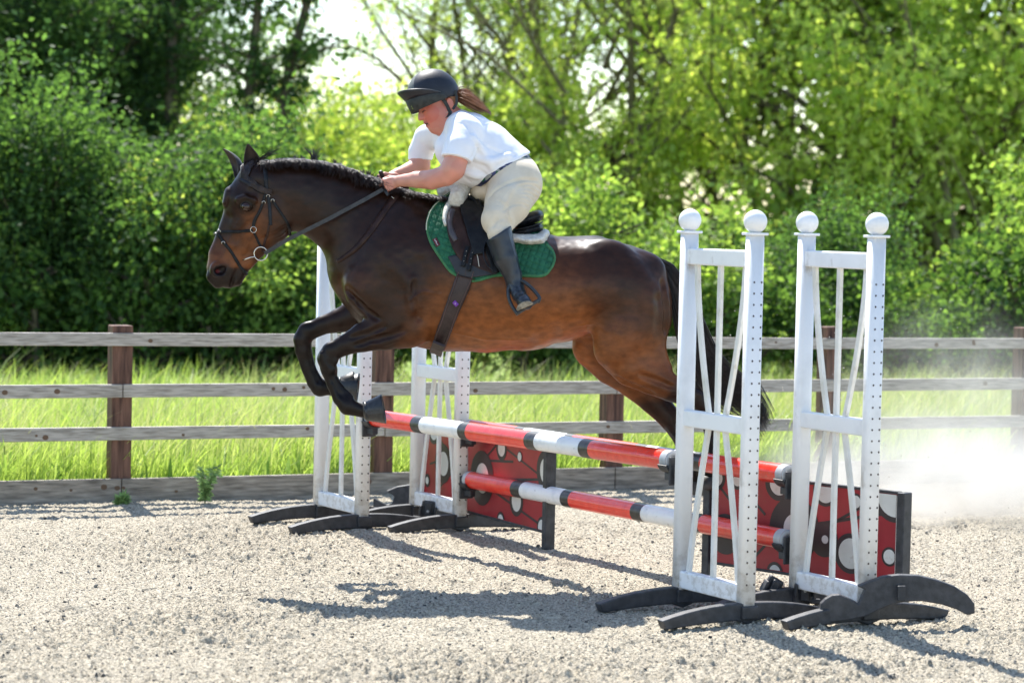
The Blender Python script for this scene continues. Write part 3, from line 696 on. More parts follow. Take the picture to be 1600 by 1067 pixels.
# ------------------------------------------------------------------ signed-distance modelling of bodies
class SDF:
    def __init__(s, lo, hi, h):
        s.h=h; s.pad=0; s.lo=np.array(lo,dtype=np.float32); s.n=np.ceil((np.array(hi)-lo)/h).astype(int)+1
        s.f=np.full(tuple(s.n),1.0,dtype=np.float32)
    def _win(s, lo, hi):
        a=np.maximum(0,np.floor((np.array(lo)-s.lo)/s.h).astype(int)); b=np.minimum(s.n,np.ceil((np.array(hi)-s.lo)/s.h).astype(int)+1)
        if (b<=a).any(): return None
        ax=[s.lo[i]+s.h*np.arange(a[i],b[i],dtype=np.float32) for i in range(3)]
        return (slice(a[0],b[0]),slice(a[1],b[1]),slice(a[2],b[2])), np.meshgrid(*ax,indexing='ij',sparse=True)
    def _comb(s, sl, d, k, op):
        f=s.f[sl]
        if op=='u':
            h=np.maximum(k-np.abs(f-d),0)/k; s.f[sl]=np.minimum(f,d)-h*h*k*.25
        elif op=='s':
            d=-d; h=np.maximum(k-np.abs(f-d),0)/k; s.f[sl]=np.maximum(f,d)+h*h*k*.25
        elif op=='i':
            h=np.maximum(k-np.abs(f-d),0)/k; s.f[sl]=np.maximum(f,d)+h*h*k*.25
    def cone(s, a, b, ra, rb, ya=None, yb=None, k=.03, op='u', sidev=(0,1,0)):
        # tapered capsule; ra/rb radius in the (axis, normal) plane, ya/yb radius along sidev
        a=np.array(a,dtype=np.float32); b=np.array(b,dtype=np.float32)
        ya=ra if ya is None else ya; yb=rb if yb is None else yb
        R_=max(ra,rb,ya,yb)+max(k,s.pad)+3*s.h
        w_=s._win(np.minimum(a,b)-R_,np.maximum(a,b)+R_)
        if w_ is None: return
        sl,(X,Y,Z)=w_; ab=b-a; L=float(np.linalg.norm(ab)); u=ab/max(L,1e-6)
        if L<1e-6: u=np.array([1,0,0],dtype=np.float32)
        sv=np.array(sidev,dtype=np.float32); sv=sv-u*np.dot(sv,u); sv/=np.linalg.norm(sv)+1e-9; nv=np.cross(u,sv)
        x=X-a[0]; y=Y-a[1]; z=Z-a[2]
        qu=x*u[0]+y*u[1]+z*u[2]; t=np.clip(qu/max(L,1e-6),0,1); qu=qu-t*L
        qs=x*sv[0]+y*sv[1]+z*sv[2]; qn=x*nv[0]+y*nv[1]+z*nv[2]
        rn=ra+(rb-ra)*t; ry=ya+(yb-ya)*t
        e2=(qu*qu+qn*qn)/(rn*rn)+qs*qs/(ry*ry); k0=np.sqrt(e2)
        k1=np.sqrt((qu*qu+qn*qn)/(rn**4)+qs*qs/(ry**4))+1e-6
        s._comb(sl,k0*(k0-1)/k1,k,op)
    def ball(s, c, r, k=.03, op='u', rot=None):     # ellipsoid radii (x,y,z), optional rotation matrix rows
        c=np.array(c,dtype=np.float32); r=np.array(r if hasattr(r,'__len__') else (r,r,r),dtype=np.float32)
        R_=r.max()+k+3*s.h; w_=s._win(c-R_,c+R_)
        if w_ is None: return
        sl,(X,Y,Z)=w_; x=X-c[0]; y=Y-c[1]; z=Z-c[2]
        if rot is not None:
            m=np.array(rot); x,y,z=(m[0][0]*x+m[0][1]*y+m[0][2]*z, m[1][0]*x+m[1][1]*y+m[1][2]*z, m[2][0]*x+m[2][1]*y+m[2][2]*z)
        k0=np.sqrt((x/r[0])**2+(y/r[1])**2+(z/r[2])**2); k1=np.sqrt((x/r[0]**2)**2+(y/r[1]**2)**2+(z/r[2]**2)**2)+1e-6
        s._comb(sl,k0*(k0-1)/k1,k,op)
    def half(s, p, nrm, k=.005):                     # keep the side nrm points away from
        p=np.array(p); nrm=np.array(Vector(nrm).normalized())
        sl,(X,Y,Z)=s._win(s.lo,s.lo+s.n*s.h); s._comb(sl,((X-p[0])*nrm[0]+(Y-p[1])*nrm[1]+(Z-p[2])*nrm[2]).astype(np.float32),k,'i')
    def noise(s, amp, sc, lo=None, hi=None):
        w_=s._win(s.lo if lo is None else lo, s.lo+s.n*s.h if hi is None else hi); sl,(X,Y,Z)=w_
        m=np.abs(s.f[sl])<.04; X,Y,Z=np.broadcast_arrays(X,Y,Z); d=np.zeros(m.shape,dtype=np.float32)
        d[m]=(vnoise(X[m]*sc,Y[m]*sc,Z[m]*sc)-.5)*2*amp; s.f[sl]+=d
    def sample(s, P):
        q=(np.asarray(P,dtype=np.float32)-s.lo)/s.h; q=np.clip(q,0,s.n-1.001); i=q.astype(int); f=q-i; r=0
        for a in (0,1):
            for b in (0,1):
                for c in (0,1):
                    r=r+s.f[i[...,0]+a,i[...,1]+b,i[...,2]+c]*(f[...,0] if a else 1-f[...,0])*(f[...,1] if b else 1-f[...,1])*(f[...,2] if c else 1-f[...,2])
        return r
    def surf(s, px, py, y0=-.6, y1=.0, off=0.0):     # first hit along the view ray of a pixel, between depths 13+y0 and 13+y1
        px=np.atleast_1d(np.asarray(px,dtype=float)); py=np.atleast_1d(np.asarray(py,dtype=float))
        D=np.array([list(ray(a,b)) for a,b in zip(px.ravel(),py.ravel())]); n=int((y1-y0)/.004)
        ys=np.linspace(y0,y1,n); out=np.full((len(D),3),np.nan)
        P=np.array(CO)[None,None]+D[:,None,:]*((DF+ys)[None,:,None]/D[:,1][:,None,None])
        f=s.sample(P); ins=f<off; hit=ins.any(1); j=ins.argmax(1); ii=np.arange(len(D)); jm=np.maximum(j-1,0)
        fa_=f[ii,jm]-off; fb_=f[ii,j]-off; t=np.where(j>0,fa_/(fa_-fb_+1e-9),1)[:,None]
        out=P[ii,jm]*(1-t)+P[ii,j]*t; out[~hit]=np.nan
        return out
    def grad(s, P):
        e=s.h*1.5; g=np.stack([s.sample(P+np.array(d)*e)-s.sample(P-np.array(d)*e) for d in ((1,0,0),(0,1,0),(0,0,1))],-1)
        return g/(np.linalg.norm(g,axis=-1,keepdims=True)+1e-9)
    def mesh(s, smooth=1):
        f=s.f; ins=f<0
        c=[ins[:-1,:-1,:-1],ins[1:,:-1,:-1],ins[:-1,1:,:-1],ins[1:,1:,:-1],ins[:-1,:-1,1:],ins[1:,:-1,1:],ins[:-1,1:,1:],ins[1:,1:,1:]]
        cnt=sum(a.astype(np.int8) for a in c); act=(cnt>0)&(cnt<8); I=np.argwhere(act); idx=np.full(act.shape,-1,dtype=np.int64); idx[act]=np.arange(len(I))
        acc=np.zeros((len(I),3),dtype=np.float32); num=np.zeros(len(I),dtype=np.float32)
        offs=[(0,0,0),(1,0,0),(0,1,0),(1,1,0),(0,0,1),(1,0,1),(0,1,1),(1,1,1)]
        val=[f[I[:,0]+o[0],I[:,1]+o[1],I[:,2]+o[2]] for o in offs]
        for a in range(8):
            for b in range(a+1,8):
                if sum(abs(offs[a][i]-offs[b][i]) for i in range(3))!=1: continue
                m=(val[a]<0)!=(val[b]<0); t=val[a][m]/(val[a][m]-val[b][m])
                acc[m]+=np.array(offs[a])+t[:,None]*(np.array(offs[b])-np.array(offs[a])); num[m]+=1
        Vt=(I+acc/num[:,None])*s.h+s.lo
        Fs=[]
        for ax in range(3):
            sl0=[slice(None)]*3; sl1=[slice(None)]*3; sl0[ax]=slice(0,-1); sl1[ax]=slice(1,None)
            A=ins[tuple(sl0)]; Bq=ins[tuple(sl1)]; E=np.argwhere(A!=Bq)
            o1,o2=[i for i in range(3) if i!=ax]
            ok=(E[:,o1]>0)&(E[:,o2]>0)&(E[:,o1]<ins.shape[o1]-1)&(E[:,o2]<ins.shape[o2]-1); E=E[ok]
            fl=A[E[:,0],E[:,1],E[:,2]]
            def g_(d1,d2):
                q=E.copy(); q[:,o1]+=d1; q[:,o2]+=d2; return idx[q[:,0],q[:,1],q[:,2]]
            Q=np.stack([g_(-1,-1),g_(0,-1),g_(0,0),g_(-1,0)],-1)
            flip=fl if ax!=1 else ~fl
            Q=np.where(flip[:,None],Q,Q[:,::-1]); Fs.append(Q)
        F=np.concatenate(Fs); F=F[(F>=0).all(1)]
        for _ in range(smooth):
            S=np.zeros_like(Vt); N=np.zeros(len(Vt))
            for a,b in ((0,1),(1,2),(2,3),(3,0)):
                np.add.at(S,F[:,a],Vt[F[:,b]]); np.add.at(S,F[:,b],Vt[F[:,a]]); np.add.at(N,F[:,a],1); np.add.at(N,F[:,b],1)
            Vt=Vt*.5+.5*(S/np.maximum(N,1)[:,None]); Vt=Vt.astype(np.float32)
        return Vt,F
def bounds(pts,m):
    a=np.array([list(p) for p in pts]); return a.min(0)-m,a.max(0)+m
PX=lambda r,y=0: r*(DF+y)/FPX
def chain(S, L, k=.03, op='u', sidev=(0,1,0)):    # L: (px,py,y, r_px, ry_m)
    # the segments of one chain join without a swelling, then the whole chain blends into the body
    pts=np.array([list(V(a[0],a[1],a[2])) for a in L]); R_=max(max(PX(a[3],a[2]),a[4]) for a in L)+k+4*S.h
    w_=S._win(pts.min(0)-R_,pts.max(0)+R_)
    if w_ is None: return
    sl=w_[0]; T=SDF.__new__(SDF); T.h=S.h; T.pad=k; T.lo=S.lo+S.h*np.array([q.start for q in sl],dtype=np.float32); T.f=np.full(S.f[sl].shape,1.0,dtype=np.float32); T.n=np.array(T.f.shape)
    for a,b in zip(L[:-1],L[1:]):
        T.cone(V(a[0],a[1],a[2]),V(b[0],b[1],b[2]),PX(a[3],a[2]),PX(b[3],b[2]),a[4],b[4],.006,'u',sidev)
    S._comb(sl,T.f,k,op)
# ------------------------------------------------------------------ the horse
lo=V(312,770,0); hi=V(1120,222,0)
H=SDF((lo.x-.03,12.56,min(lo.z,V(1120,770,0).z)-.02),(hi.x+.03,13.44,V(312,222).z+.03),.0062)
print('horse grid',H.n)
chain(H,[(602,410,0,92,.19),(640,425,0,112,.245),(700,434,0,116,.285),(760,444,0,107,.30),(820,453,0,95,.305),(870,454,0,81,.285),(920,447,0,75,.275),(968,452,0,70,.25),(994,470,0,56,.20)],.05)
chain(H,[(628,325,0,24,.055),(690,340,0,26,.075),(760,365,0,26,.12)],.05)         # withers
chain(H,[(870,405,0,30,.2),(930,405,0,33,.2),(985,425,0,30,.15),(1015,425,0,24,.07)],.05) # croup
chain(H,[(612,385,0,90,.165),(560,347,0,70,.12),(508,318,0,59,.092),(462,304,0,54,.08),(428,300,0,47,.078)],.05)  # neck
chain(H,[(560,425,0,34,.14),(575,455,0,36,.15)],.05)                                                  # breast
chain(H,[(505,345,-.05,14,.03),(560,390,-.07,16,.04),(590,420,-.1,18,.04)],.03)                       # neck muscle
for s in (-1,1):
    chain(H,[(640,335,s*.09,26,.05),(615,400,s*.16,44,.07),(578,448,s*.16,37,.075)],.05)      # shoulder
    chain(H,[(640,400,s*.18,34,.05),(645,470,s*.19,36,.06)],.05)
    chain(H,[(950,420,s*.14,45,.08),(985,480,s*.14,56,.10),(975,520,s*.15,48,.10)],.05)       # haunch
    chain(H,[(1005,430,s*.08,36,.07),(1015,500,s*.10,34,.07),(1012,545,s*.11,26,.06)],.04)     # buttock
# near fore
y=-.17
chain(H,[(578,452,y+.01,36,.07),(632,500,y,42,.075),(640,508,y,34,.07)],.04)
chain(H,[(634,505,y,37,.065),(600,517,y,30,.056),(568,527,y,23,.045),(540,539,y,16,.033),(520,549,y,14.5,.030)],.03)
chain(H,[(516,549,y,14,.031),(510,560,y,14.5,.031),(514,577,y,12.5,.026)],.018)
chain(H,[(514,577,y,12.5,.024),(522,600,y,11.8,.021),(532,622,y,12.2,.021),(543,634,y,13.2,.026)],.012)
chain(H,[(521,590,y,5,.018),(529,600,y,5,.018),(548,620,y,5,.015)],.012)
chain(H,[(543,635,y,13.2,.026),(563,641,y,10.5,.023),(580,642,y,13,.03)],.012)
# far fore
y=.17
chain(H,[(575,450,y,34,.07),(585,480,y,34,.07),(560,492,y,28,.06),(530,501,y,19,.045),(505,508,y,14.5,.033),(488,516,y,14,.03)],.03)
chain(H,[(480,517,y,14,.031),(473,530,y,14.5,.031),(474,548,y,12.8,.027)],.018)
chain(H,[(474,548,y,12.5,.024),(482,575,y,11.6,.021),(492,597,y,12,.021),(500,606,y,13,.026)],.012)
chain(H,[(500,606,y,13,.026),(520,607,y,10.5,.023),(540,600,y,12,.03)],.012)
# near hind
y=-.14
chain(H,[(975,510,y,52,.10),(962,545,y-.02,34,.075),(985,572,y-.02,31,.065),(1015,590,y,26,.055),(1050,607,y,21,.042),(1085,622,y+.01,16,.032)],.04)
chain(H,[(1012,545,y+.03,24,.06),(1030,575,y+.03,20,.045)],.04)
chain(H,[(1085,622,y+.01,15,.03),(1100,632,y+.01,15.5,.032),(1106,650,y+.01,13,.028),(1111,675,y+.01,11,.022),(1115,708,y+.01,10.5,.021),(1117,722,y+.01,13,.026)],.015)
chain(H,[(1117,722,y+.01,12.5,.026),(1112,738,y+.01,10,.022),(1108,748,y+.01,11,.026)],.012)
# far hind
y=.14
chain(H,[(940,500,y,55,.09),(932,540,y+.02,38,.075),(958,568,y+.02,34,.065),(988,592,y,28,.055),(1020,624,y,22,.042),(1046,652,y-.01,18,.033)],.04)
chain(H,[(1046,652,y-.01,17,.03),(1060,672,y-.01,16,.032),(1067,692,y-.01,12.5,.026),(1075,715,y-.01,11,.022),(1082,735,y-.01,12.5,.026)],.015)
chain(H,[(1082,735,y-.01,12.5,.026),(1086,748,y-.01,10.5,.023),(1088,756,y-.01,11,.026)],.012)
# flank folds, girth groove and muscle lines
chain(H,[(898,430,-.36,13,.06),(900,500,-.35,14,.07)],.05,'s')
for s in (-1,1):
    chain(H,[(655,410,s*.30,9,.03),(662,460,s*.315,10,.03),(652,500,s*.29,9,.03)],.06,'s')   # behind the shoulder
    chain(H,[(600,395,s*.215,5,.012),(640,440,s*.25,8,.015),(648,480,s*.25,8,.015)],.03)
chain(H,[(540,452,-.215,4,.04),(566,478,-.25,5,.04),(590,498,-.275,5,.04)],.025,'s')
chain(H,[(560,468,-.02,6,.03),(578,492,-.02,6,.03)],.03,'s')
chain(H,[(1032,470,-.19,3,.01),(1036,520,-.205,3,.01)],.06,'s')
chain(H,[(545,536,-.225,3,.02),(600,528,-.26,3,.03)],.015,'s')
# tendon grooves, knee bones, ribs
chain(H,[(523,585,-.196,1.8,.006),(531,603,-.195,1.8,.006),(541,622,-.196,1.8,.006)],.010,'s')
chain(H,[(489,575,.147,1.8,.006),(498,597,.147,1.8,.006)],.010,'s')
chain(H,[(503,553,-.195,4,.010),(507,572,-.19,4,.010)],.012); H.ball(V(523,563,-.185),(PX(6),.014,PX(7)),.012)
chain(H,[(548,541,-.215,2,.006),(600,524,-.245,3,.01),(628,512,-.255,3,.01)],.02,'s')
chain(H,[(1084,612,-.15,4,.012),(1092,616,-.15,4,.012)],.015)

# head
chain(H,[(403,283,0,33,.080),(390,315,0,38,.092),(380,348,0,34,.072),(366,378,0,31,.054),(356,402,0,30,.050),(351,419,0,27.5,.054)],.02)
chain(H,[(351,421,0,26,.05),(356,434,0,16,.045)],.02)
chain(H,[(345,435,0,12,.046),(360,437,0,12.5,.042)],.012)                 # upper lip
chain(H,[(374,428,0,11,.036),(369,438,0,10,.034)],.008)                  # lower lip, chin
chain(H,[(400,392,0,13,.032),(378,420,0,10,.032)],.015)                  # lower jaw
chain(H,[(431,322,0,33,.062),(425,348,0,32,.062),(405,372,0,24,.05)],.03) # cheek
for s in (-1,1):
    H.ball(V(422,340,s*.052),(PX(33),.030,PX(33)),.02)
    chain(H,[(392,346,s*.066,5,.012),(364,384,s*.05,3.5,.010)],.018)     # facial crest
    chain(H,[(373,312,s*.086,5,.015),(388,307,s*.092,6,.018),(398,314,s*.090,4,.014)],.012) # brow
    H.ball(V(385,323,s*.096),(PX(9),.012,PX(7)),.010)
    H.ball(V(385,323.5,s*.108),(PX(8),.014,PX(5.2)),.005,'s')          # eye opening
    chain(H,[(392,300,s*.10,7,.02),(400,290,s*.10,6,.02)],.02,'s')       # hollow above eye
    H.ball(V(341,421,s*.050),(PX(13),.018,PX(13)),.012)                  # nostril rim
    H.ball(V(343,424,s*.070),(PX(9.0),.034,PX(7.2)),.006,'s'); H.ball(V(349,419,s*.062),(PX(4),.02,PX(3.4)),.006,'s')
    chain(H,[(379,406,s*.055,2.2,.014),(370,420,s*.052,2.4,.014),(363,438,s*.05,2.8,.02),(360,448,s*.045,3.0,.03)],.006,'s')   # mouth
    chain(H,[(331,432,s*.022,9,.02),(340,442,s*.02,9,.022)],.012)
    chain(H,[(352,340,s*.07,6,.02),(340,390,s*.06,6,.02)],.03,'s')
chain(H,[(358,300,0,7,.05),(352,318,0,5,.06)],.02)
def densl(pts,step=3.0):
    out=[]
    for a,b in zip(pts[:-1],pts[1:]):
        n=max(1,int(math.hypot(b[0]-a[0],b[1]-a[1])/step)); out+=[(a[0]+(b[0]-a[0])*k/n,a[1]+(b[1]-a[1])*k/n) for k in range(n)]
    return np.array(out+[pts[-1][:2]])
def crease(S,pts,r,op='s',k=.012,y0=-.6,y1=.0):
    d=densl(pts); P=S.surf(d[:,0],d[:,1],y0,y1); P=P[~np.isnan(P[:,0])]; n=len(P)
    for _ in range(2): P[1:-1]=(P[:-2]+P[1:-1]*2+P[2:])/4
    for i in range(n-1):
        if abs(P[i,1]-P[i+1,1])>.03: continue
        t=math.sin(math.pi*(i+.5)/n)**.5*r+.0002; S.cone(P[i],P[i+1],t,t,None,None,k,op)
for L_,r_ in (([(519,586),(526,603),(536,620)],.0035),([(527,582),(535,600),(545,617)],.003),([(556,540),(585,530),(612,524),(632,516)],.004),([(548,528),(575,521),(600,510)],.0035),
             ([(487,578),(496,598)],.003),([(497,512),(520,505),(545,500)],.003),([(648,440),(646,470),(655,500)],.002),([(560,470),(572,486),(590,498)],.004),
             ([(962,590),(990,604),(1020,616)],.004),([(1000,585),(1030,596),(1050,604)],.0035),([(1035,440),(1042,480),(1040,520)],.004),
             ([(392,345),(380,360),(368,380)],.0025),([(412,372),(432,368),(446,356)],.003)): crease(H,L_,r_*.8,'s',.024)
for L_,r_ in (([(375,340),(366,360),(356,380),(352,396)],.0022),([(400,350),(390,372),(384,392)],.002),([(680,500),(710,520),(760,530),(830,532)],.002),([(575,535),(600,540),(625,530)],.002),([(508,566),(520,590),(530,612)],.0016),([(640,470),(660,455),(690,460)],.0018),([(965,600),(1000,612)],.0018),([(900,510),(930,505),(950,520)],.002)): crease(H,L_,r_,'u',.008)
H.noise(.0022,14); H.noise(.0012,40)
hv,hf=H.mesh(1)
print('horse mesh',len(hv))
m_coat=bpy.data.materials.new('bay_coat'); m_coat.use_nodes=True
nt,b=nodes(m_coat); a=nt.nodes.new('ShaderNodeVertexColor'); a.layer_name='Col'
tc=nt.nodes.new('ShaderNodeTexCoord'); n1=nt.nodes.new('ShaderNodeTexNoise'); n1.inputs['Scale'].default_value=22; n1.inputs['Detail'].default_value=8
mp=nt.nodes.new('ShaderNodeMapping'); mp.inputs['Scale'].default_value=(1,1,1.6); nt.links.new(tc.outputs['Object'],mp.inputs[0]); nt.links.new(mp.outputs[0],n1.inputs[0])
mr=nt.nodes.new('ShaderNodeMapRange'); mr.inputs[1].default_value=.3; mr.inputs[2].default_value=.7; mr.inputs[3].default_value=.70; mr.inputs[4].default_value=1.28
nt.links.new(n1.outputs[0],mr.inputs[0]); mu=nt.nodes.new('ShaderNodeVectorMath'); mu.operation='SCALE'
nt.links.new(a.outputs[0],mu.inputs[0]); nt.links.new(mr.outputs[0],mu.inputs[3]); nt.links.new(mu.outputs[0],b.inputs['Base Color'])
b.inputs['Roughness'].default_value=.36; b.inputs['Specular IOR Level'].default_value=.22
n2=nt.nodes.new('ShaderNodeTexNoise'); n2.inputs['Scale'].default_value=260; mp2=nt.nodes.new('ShaderNodeMapping'); mp2.inputs['Scale'].default_value=(.25,1,1)
nt.links.new(tc.outputs['Object'],mp2.inputs[0]); nt.links.new(mp2.outputs[0],n2.inputs[0]); bp=nt.nodes.new('ShaderNodeBump'); bp.inputs['Strength'].default_value=.2; bp.inputs['Distance'].default_value=.0015
nt.links.new(n2.outputs[0],bp.inputs['Height']); nt.links.new(bp.outputs[0],b.inputs['Normal'])
horse=mesh('horse',hv,hf,m_coat,origin=(V(780,450,0).x,13,0))
tag(horse,'dark bay horse jumping to the left over the striped poles with its forelegs folded','horse')
BK=np.array((.007,.0045,.004)); DB=np.array((.028,.0115,.006)); WB=np.array((.19,.066,.020)); RB=np.array((.30,.108,.034))
spots=[ # px,py,radius px, colour weight (0 black .. 3 reddish)
 (470,265,60,.35),(450,350,40,.95),(500,350,40,1.0),(540,280,70,.45),(590,330,70,.5),(600,400,60,.75),(560,440,40,1.2),(620,470,50,1.0),(560,400,40,.95),(650,380,60,.8),
 (700,420,50,1.2),(720,500,60,2.1),(780,520,60,2.4),(840,510,50,2.5),(790,440,60,1.7),(870,440,50,1.6),(900,400,40,1.0),(880,500,40,2.5),(940,400,50,.85),(980,410,40,.8),
 (960,460,50,1.2),(1000,500,40,1.1),(1000,440,40,1.1),(960,540,35,1.9),(1000,560,40,1.9),(915,550,30,2.4),(950,590,30,1.9),(1030,600,20,1.5),(1060,640,20,.6),(1020,650,20,.9),(1080,630,25,.4),(1100,700,40,0),(1080,730,40,0),
 (640,530,30,1.3),(600,520,30,.6),(560,530,25,.4),(520,550,30,.15),(530,610,40,0),(480,540,30,.1),(490,600,40,0),(530,495,25,.7),(690,540,30,1.7),
 (380,285,25,.55),(355,310,20,.6),(365,350,20,.75),(400,330,22,1.7),(430,340,28,1.3),(400,370,22,1.7),(375,375,18,1.3),(360,395,16,1.7),(345,390,12,1.1),(335,408,12,1.6),(375,400,14,1.9),(343,428,13,.2),(350,444,12,.2),(372,435,12,.3),(410,270,20,.5),(440,300,25,.9),(390,320,12,.3),(410,395,15,1.2)]
def coat(vs):
    pj=np.array([proj(v) for v in vs[::1]]) if len(vs)<2000 else None
    if pj is None:
        M=np.array(CMI); q=vs@M[:3,:3].T+M[:3,3]; pj=np.stack([800+FPX*q[:,0]/-q[:,2],533.5-FPX*q[:,1]/-q[:,2]],-1)
    W=0;T=0
    for x,y_,r,wt in spots:
        d2=((pj[:,0]-x)**2+(pj[:,1]-y_)**2)/(r*r); g_=np.exp(-d2*1.3)/(1+.0*r); W=W+g_*wt; T=T+g_
    t=W/(T+1e-9)
    t=t+.25*(vnoise(vs[:,0]*9,vs[:,1]*9,vs[:,2]*9)-.5)
    P=[BK,DB,WB,RB]; t=np.clip(t,0,2.999); i=t.astype(int); f=(t-i)[:,None]; P=np.array(P+[RB])
    c=P[i]*(1-f)+P[i+1]*f
    return c,pj
c,pj=coat(hv)
def dd(px,py,y=None):
    d=np.hypot(pj[:,0]-px,pj[:,1]-py); return d
nr=dd(344,425); c*=np.array((1.04,.98,.95)); c[nr<11]=np.array((.010,.006,.006)); c[np.hypot(pj[:,0]-340,pj[:,1]-424)<3.2]=np.array((.09,.012,.012))
eyr=dd(386,323); c[eyr<9]*=.25; c[(eyr>=9)&(eyr<14)]*=.6
mo=(np.abs(hv[:,1]-13)<.05)&(dd(366,430)<14)&(pj[:,0]>358)&(pj[:,0]<371)&(dd(366,430)<9); 
vcol(horse,c)
# eyes
m_eye=mat('eye',(.03,.012,.006),.08)
for s in (-1,1):
    e=MB(); cc=V(385,323,s*.0875); rr=PX(8.0)
    e.lathe(cc-Vector((0,rr,0)),(0,1,0),[(rr-math.cos(a_)*rr,max(.0003,math.sin(a_)*rr)) for a_ in np.linspace(0,math.pi,13)],16); e.build('eye',m_eye,horse,True)
# ears: cupped leaf shapes
m_earin=noisy(mat('ear_inside',rough=.8),(.03,.018,.012),(.10,.05,.03),scale=30)
m_hair=noisy(mat('black_hair',rough=.34),(.008,.006,.006),(.035,.018,.012),scale=30,stretch=(1,1,.4)); 
m_coat2=mat('ear_coat',(.022,.012,.009),.5,Sheen_Weight=.1)
def ear(base, tip, wd, y, yt, open_px):
    A=V(*base,y); T=V(*tip,yt); ax=T-A; L=ax.length; ax.normalize()
    op=(V(base[0]+open_px[0],base[1]+open_px[1],y+open_px[2])-A); op=(op-ax*op.dot(ax)).normalized(); sd_=ax.cross(op)
    n=14; m_=13; vs=[]
    prof=[(0,.62),(.12,.85),(.3,1.0),(.5,.95),(.7,.70),(.85,.42),(.95,.2),(1,.03)]
    for i in range(n+1):
        t=i/n; r=np.interp(t,[p[0] for p in prof],[p[1] for p in prof])*wd
        openang=R(np.interp(t,[0,.25,.6,1],[40,75,95,110]))
        for j in range(m_):
            a_=openang+(2*math.pi-2*openang)*j/(m_-1)
            vs.append(A+ax*(L*t)+op*(math.cos(a_)*r*.8)+sd_*(math.sin(a_)*r)+op*(-.012*math.sin(t*3.14)))
    fs=[(i*m_+j,i*m_+j+1,(i+1)*m_+j+1,(i+1)*m_+j) for i in range(n) for j in range(m_-1)]
    o=mesh('ear',vs,fs,[m_coat2,m_earin],horse,True); md=o.modifiers.new('s','SOLIDIFY'); md.thickness=.005; md.offset=0; md.use_rim=True
    md=o.modifiers.new('ss','SUBSURF'); md.levels=1; md.render_levels=1; return o
ear((401,281),(387,225),.046,-.045,-.055,(-.2,2,-12*.02))
ear((375,278),(348,233),.043,.045,.07,(-10,6,-.02))
# hair strands
def strands(name, mats, parent, gen, n, sides=3):
    vs=[];fs=[]
    for i in range(n):
        pts,r=gen(i)
        if pts is None: continue
        m=MB(); m.tube(pts,r,sides,cap=False); b0=len(vs); vs+=m.v; fs+=[tuple(k+b0 for k in f) for f in m.f]
    return mesh(name,vs,fs,mats,parent,True)
crest=[(404,254),(425,251),(450,249),(475,251),(500,254),(525,259),(550,267),(575,278),(600,289),(625,298),(650,303),(680,309)]
cx=[p[0] for p in crest]; cy=[p[1] for p in crest]
def mane(i):
    px=random.uniform(404,690); py=np.interp(px,cx,cy)+random.uniform(-1,4)
    k=random.random(); y0=random.uniform(-.03,.03); L=random.uniform(4,12)+11*(float(vnoise(np.array([px*.09]),np.array([3.]),np.array([1.]))[0])**1.5)*1.3
    p0=(px,py,y0)
    if px>590: L*=.6
    if k<.09:   # upright wisps
        cl_=random.choice([(462,12),(474,12),(489,30),(492,26),(524,14),(531,12),(566,15),(578,19),(586,16)]); px=cl_[0]+random.gauss(0,1.5); py=np.interp(px,cx,cy); L=cl_[1]*random.uniform(.5,1); a=random.gauss(-.1,.35); pts=[V(px+math.sin(a)*L*t*t-0*t,py-L*t+3,y0) for t in (0,.3,.6,.85,1)]
        return pts,[.0022,.0020,.0016,.0010,.0004]
    sx=random.gauss(6,9)
    pts=[]
    for t in (0,.2,.45,.7,.9,1):
        x_=px+sx*t+random.gauss(0,.8); yy_=py-3*math.sin(min(1,t*2)*3.14*.5)+L*t*t*.9
        yb=y0-(.05+.05*t)*min(1,t*2.2)
        pts.append([x_,yy_,yb])
    q=[V(*p) for p in pts]
    # keep outside the neck
    P=np.array([list(p) for p in q]); f=H.sample(P); g_=H.grad(P); P=P+g_*np.maximum(.006-f,0)[:,None]
    return [Vector(p) for p in P],[.0016,.0017,.0015,.0012,.0008,.0003]
mn=strands('mane',m_hair,horse,mane,2600)
def fore(i):
    k=random.random(); s=random.uniform(-.035,.03)
    a=V(391+random.uniform(-6,8),262+random.uniform(-4,4),s)
    if k<.07:
        e=(random.uniform(424,442),random.uniform(229,240)); m_=(random.uniform(405,412),random.uniform(243,252))
        return [a,V(*m_,s-.02),V((m_[0]+e[0])/2,(m_[1]+e[1])/2-1,s-.03),V(*e,s-.03)],[.0014,.0012,.0009,.0004]
    pts=[(388+random.uniform(-4,6),268,s-.02),(384+random.uniform(-5,7),280+random.uniform(-4,4),-.05),(394+random.uniform(-6,6),287+random.uniform(-4,4),-.085),(408+random.uniform(-4,4),295+random.uniform(-3,4),-.10),(422+random.uniform(-6,4),300+random.uniform(-3,4),-.10)]
    q=[a]+[V(*p) for p in pts]; P=np.array([list(p) for p in q]); f=H.sample(P); g_=H.grad(P); P=P+g_*np.maximum(.008-f,0)[:,None]
    return [Vector(p) for p in P],[.002,.002,.002,.002,.0015,.0004]
strands('forelock',m_hair,horse,fore,420)
tl=[(1013,400),(1040,418),(1062,455),(1078,510),(1100,565),(1130,600),(1168,618),(1194,655)]
twd=[5,13,20,26,30,34,38,30]
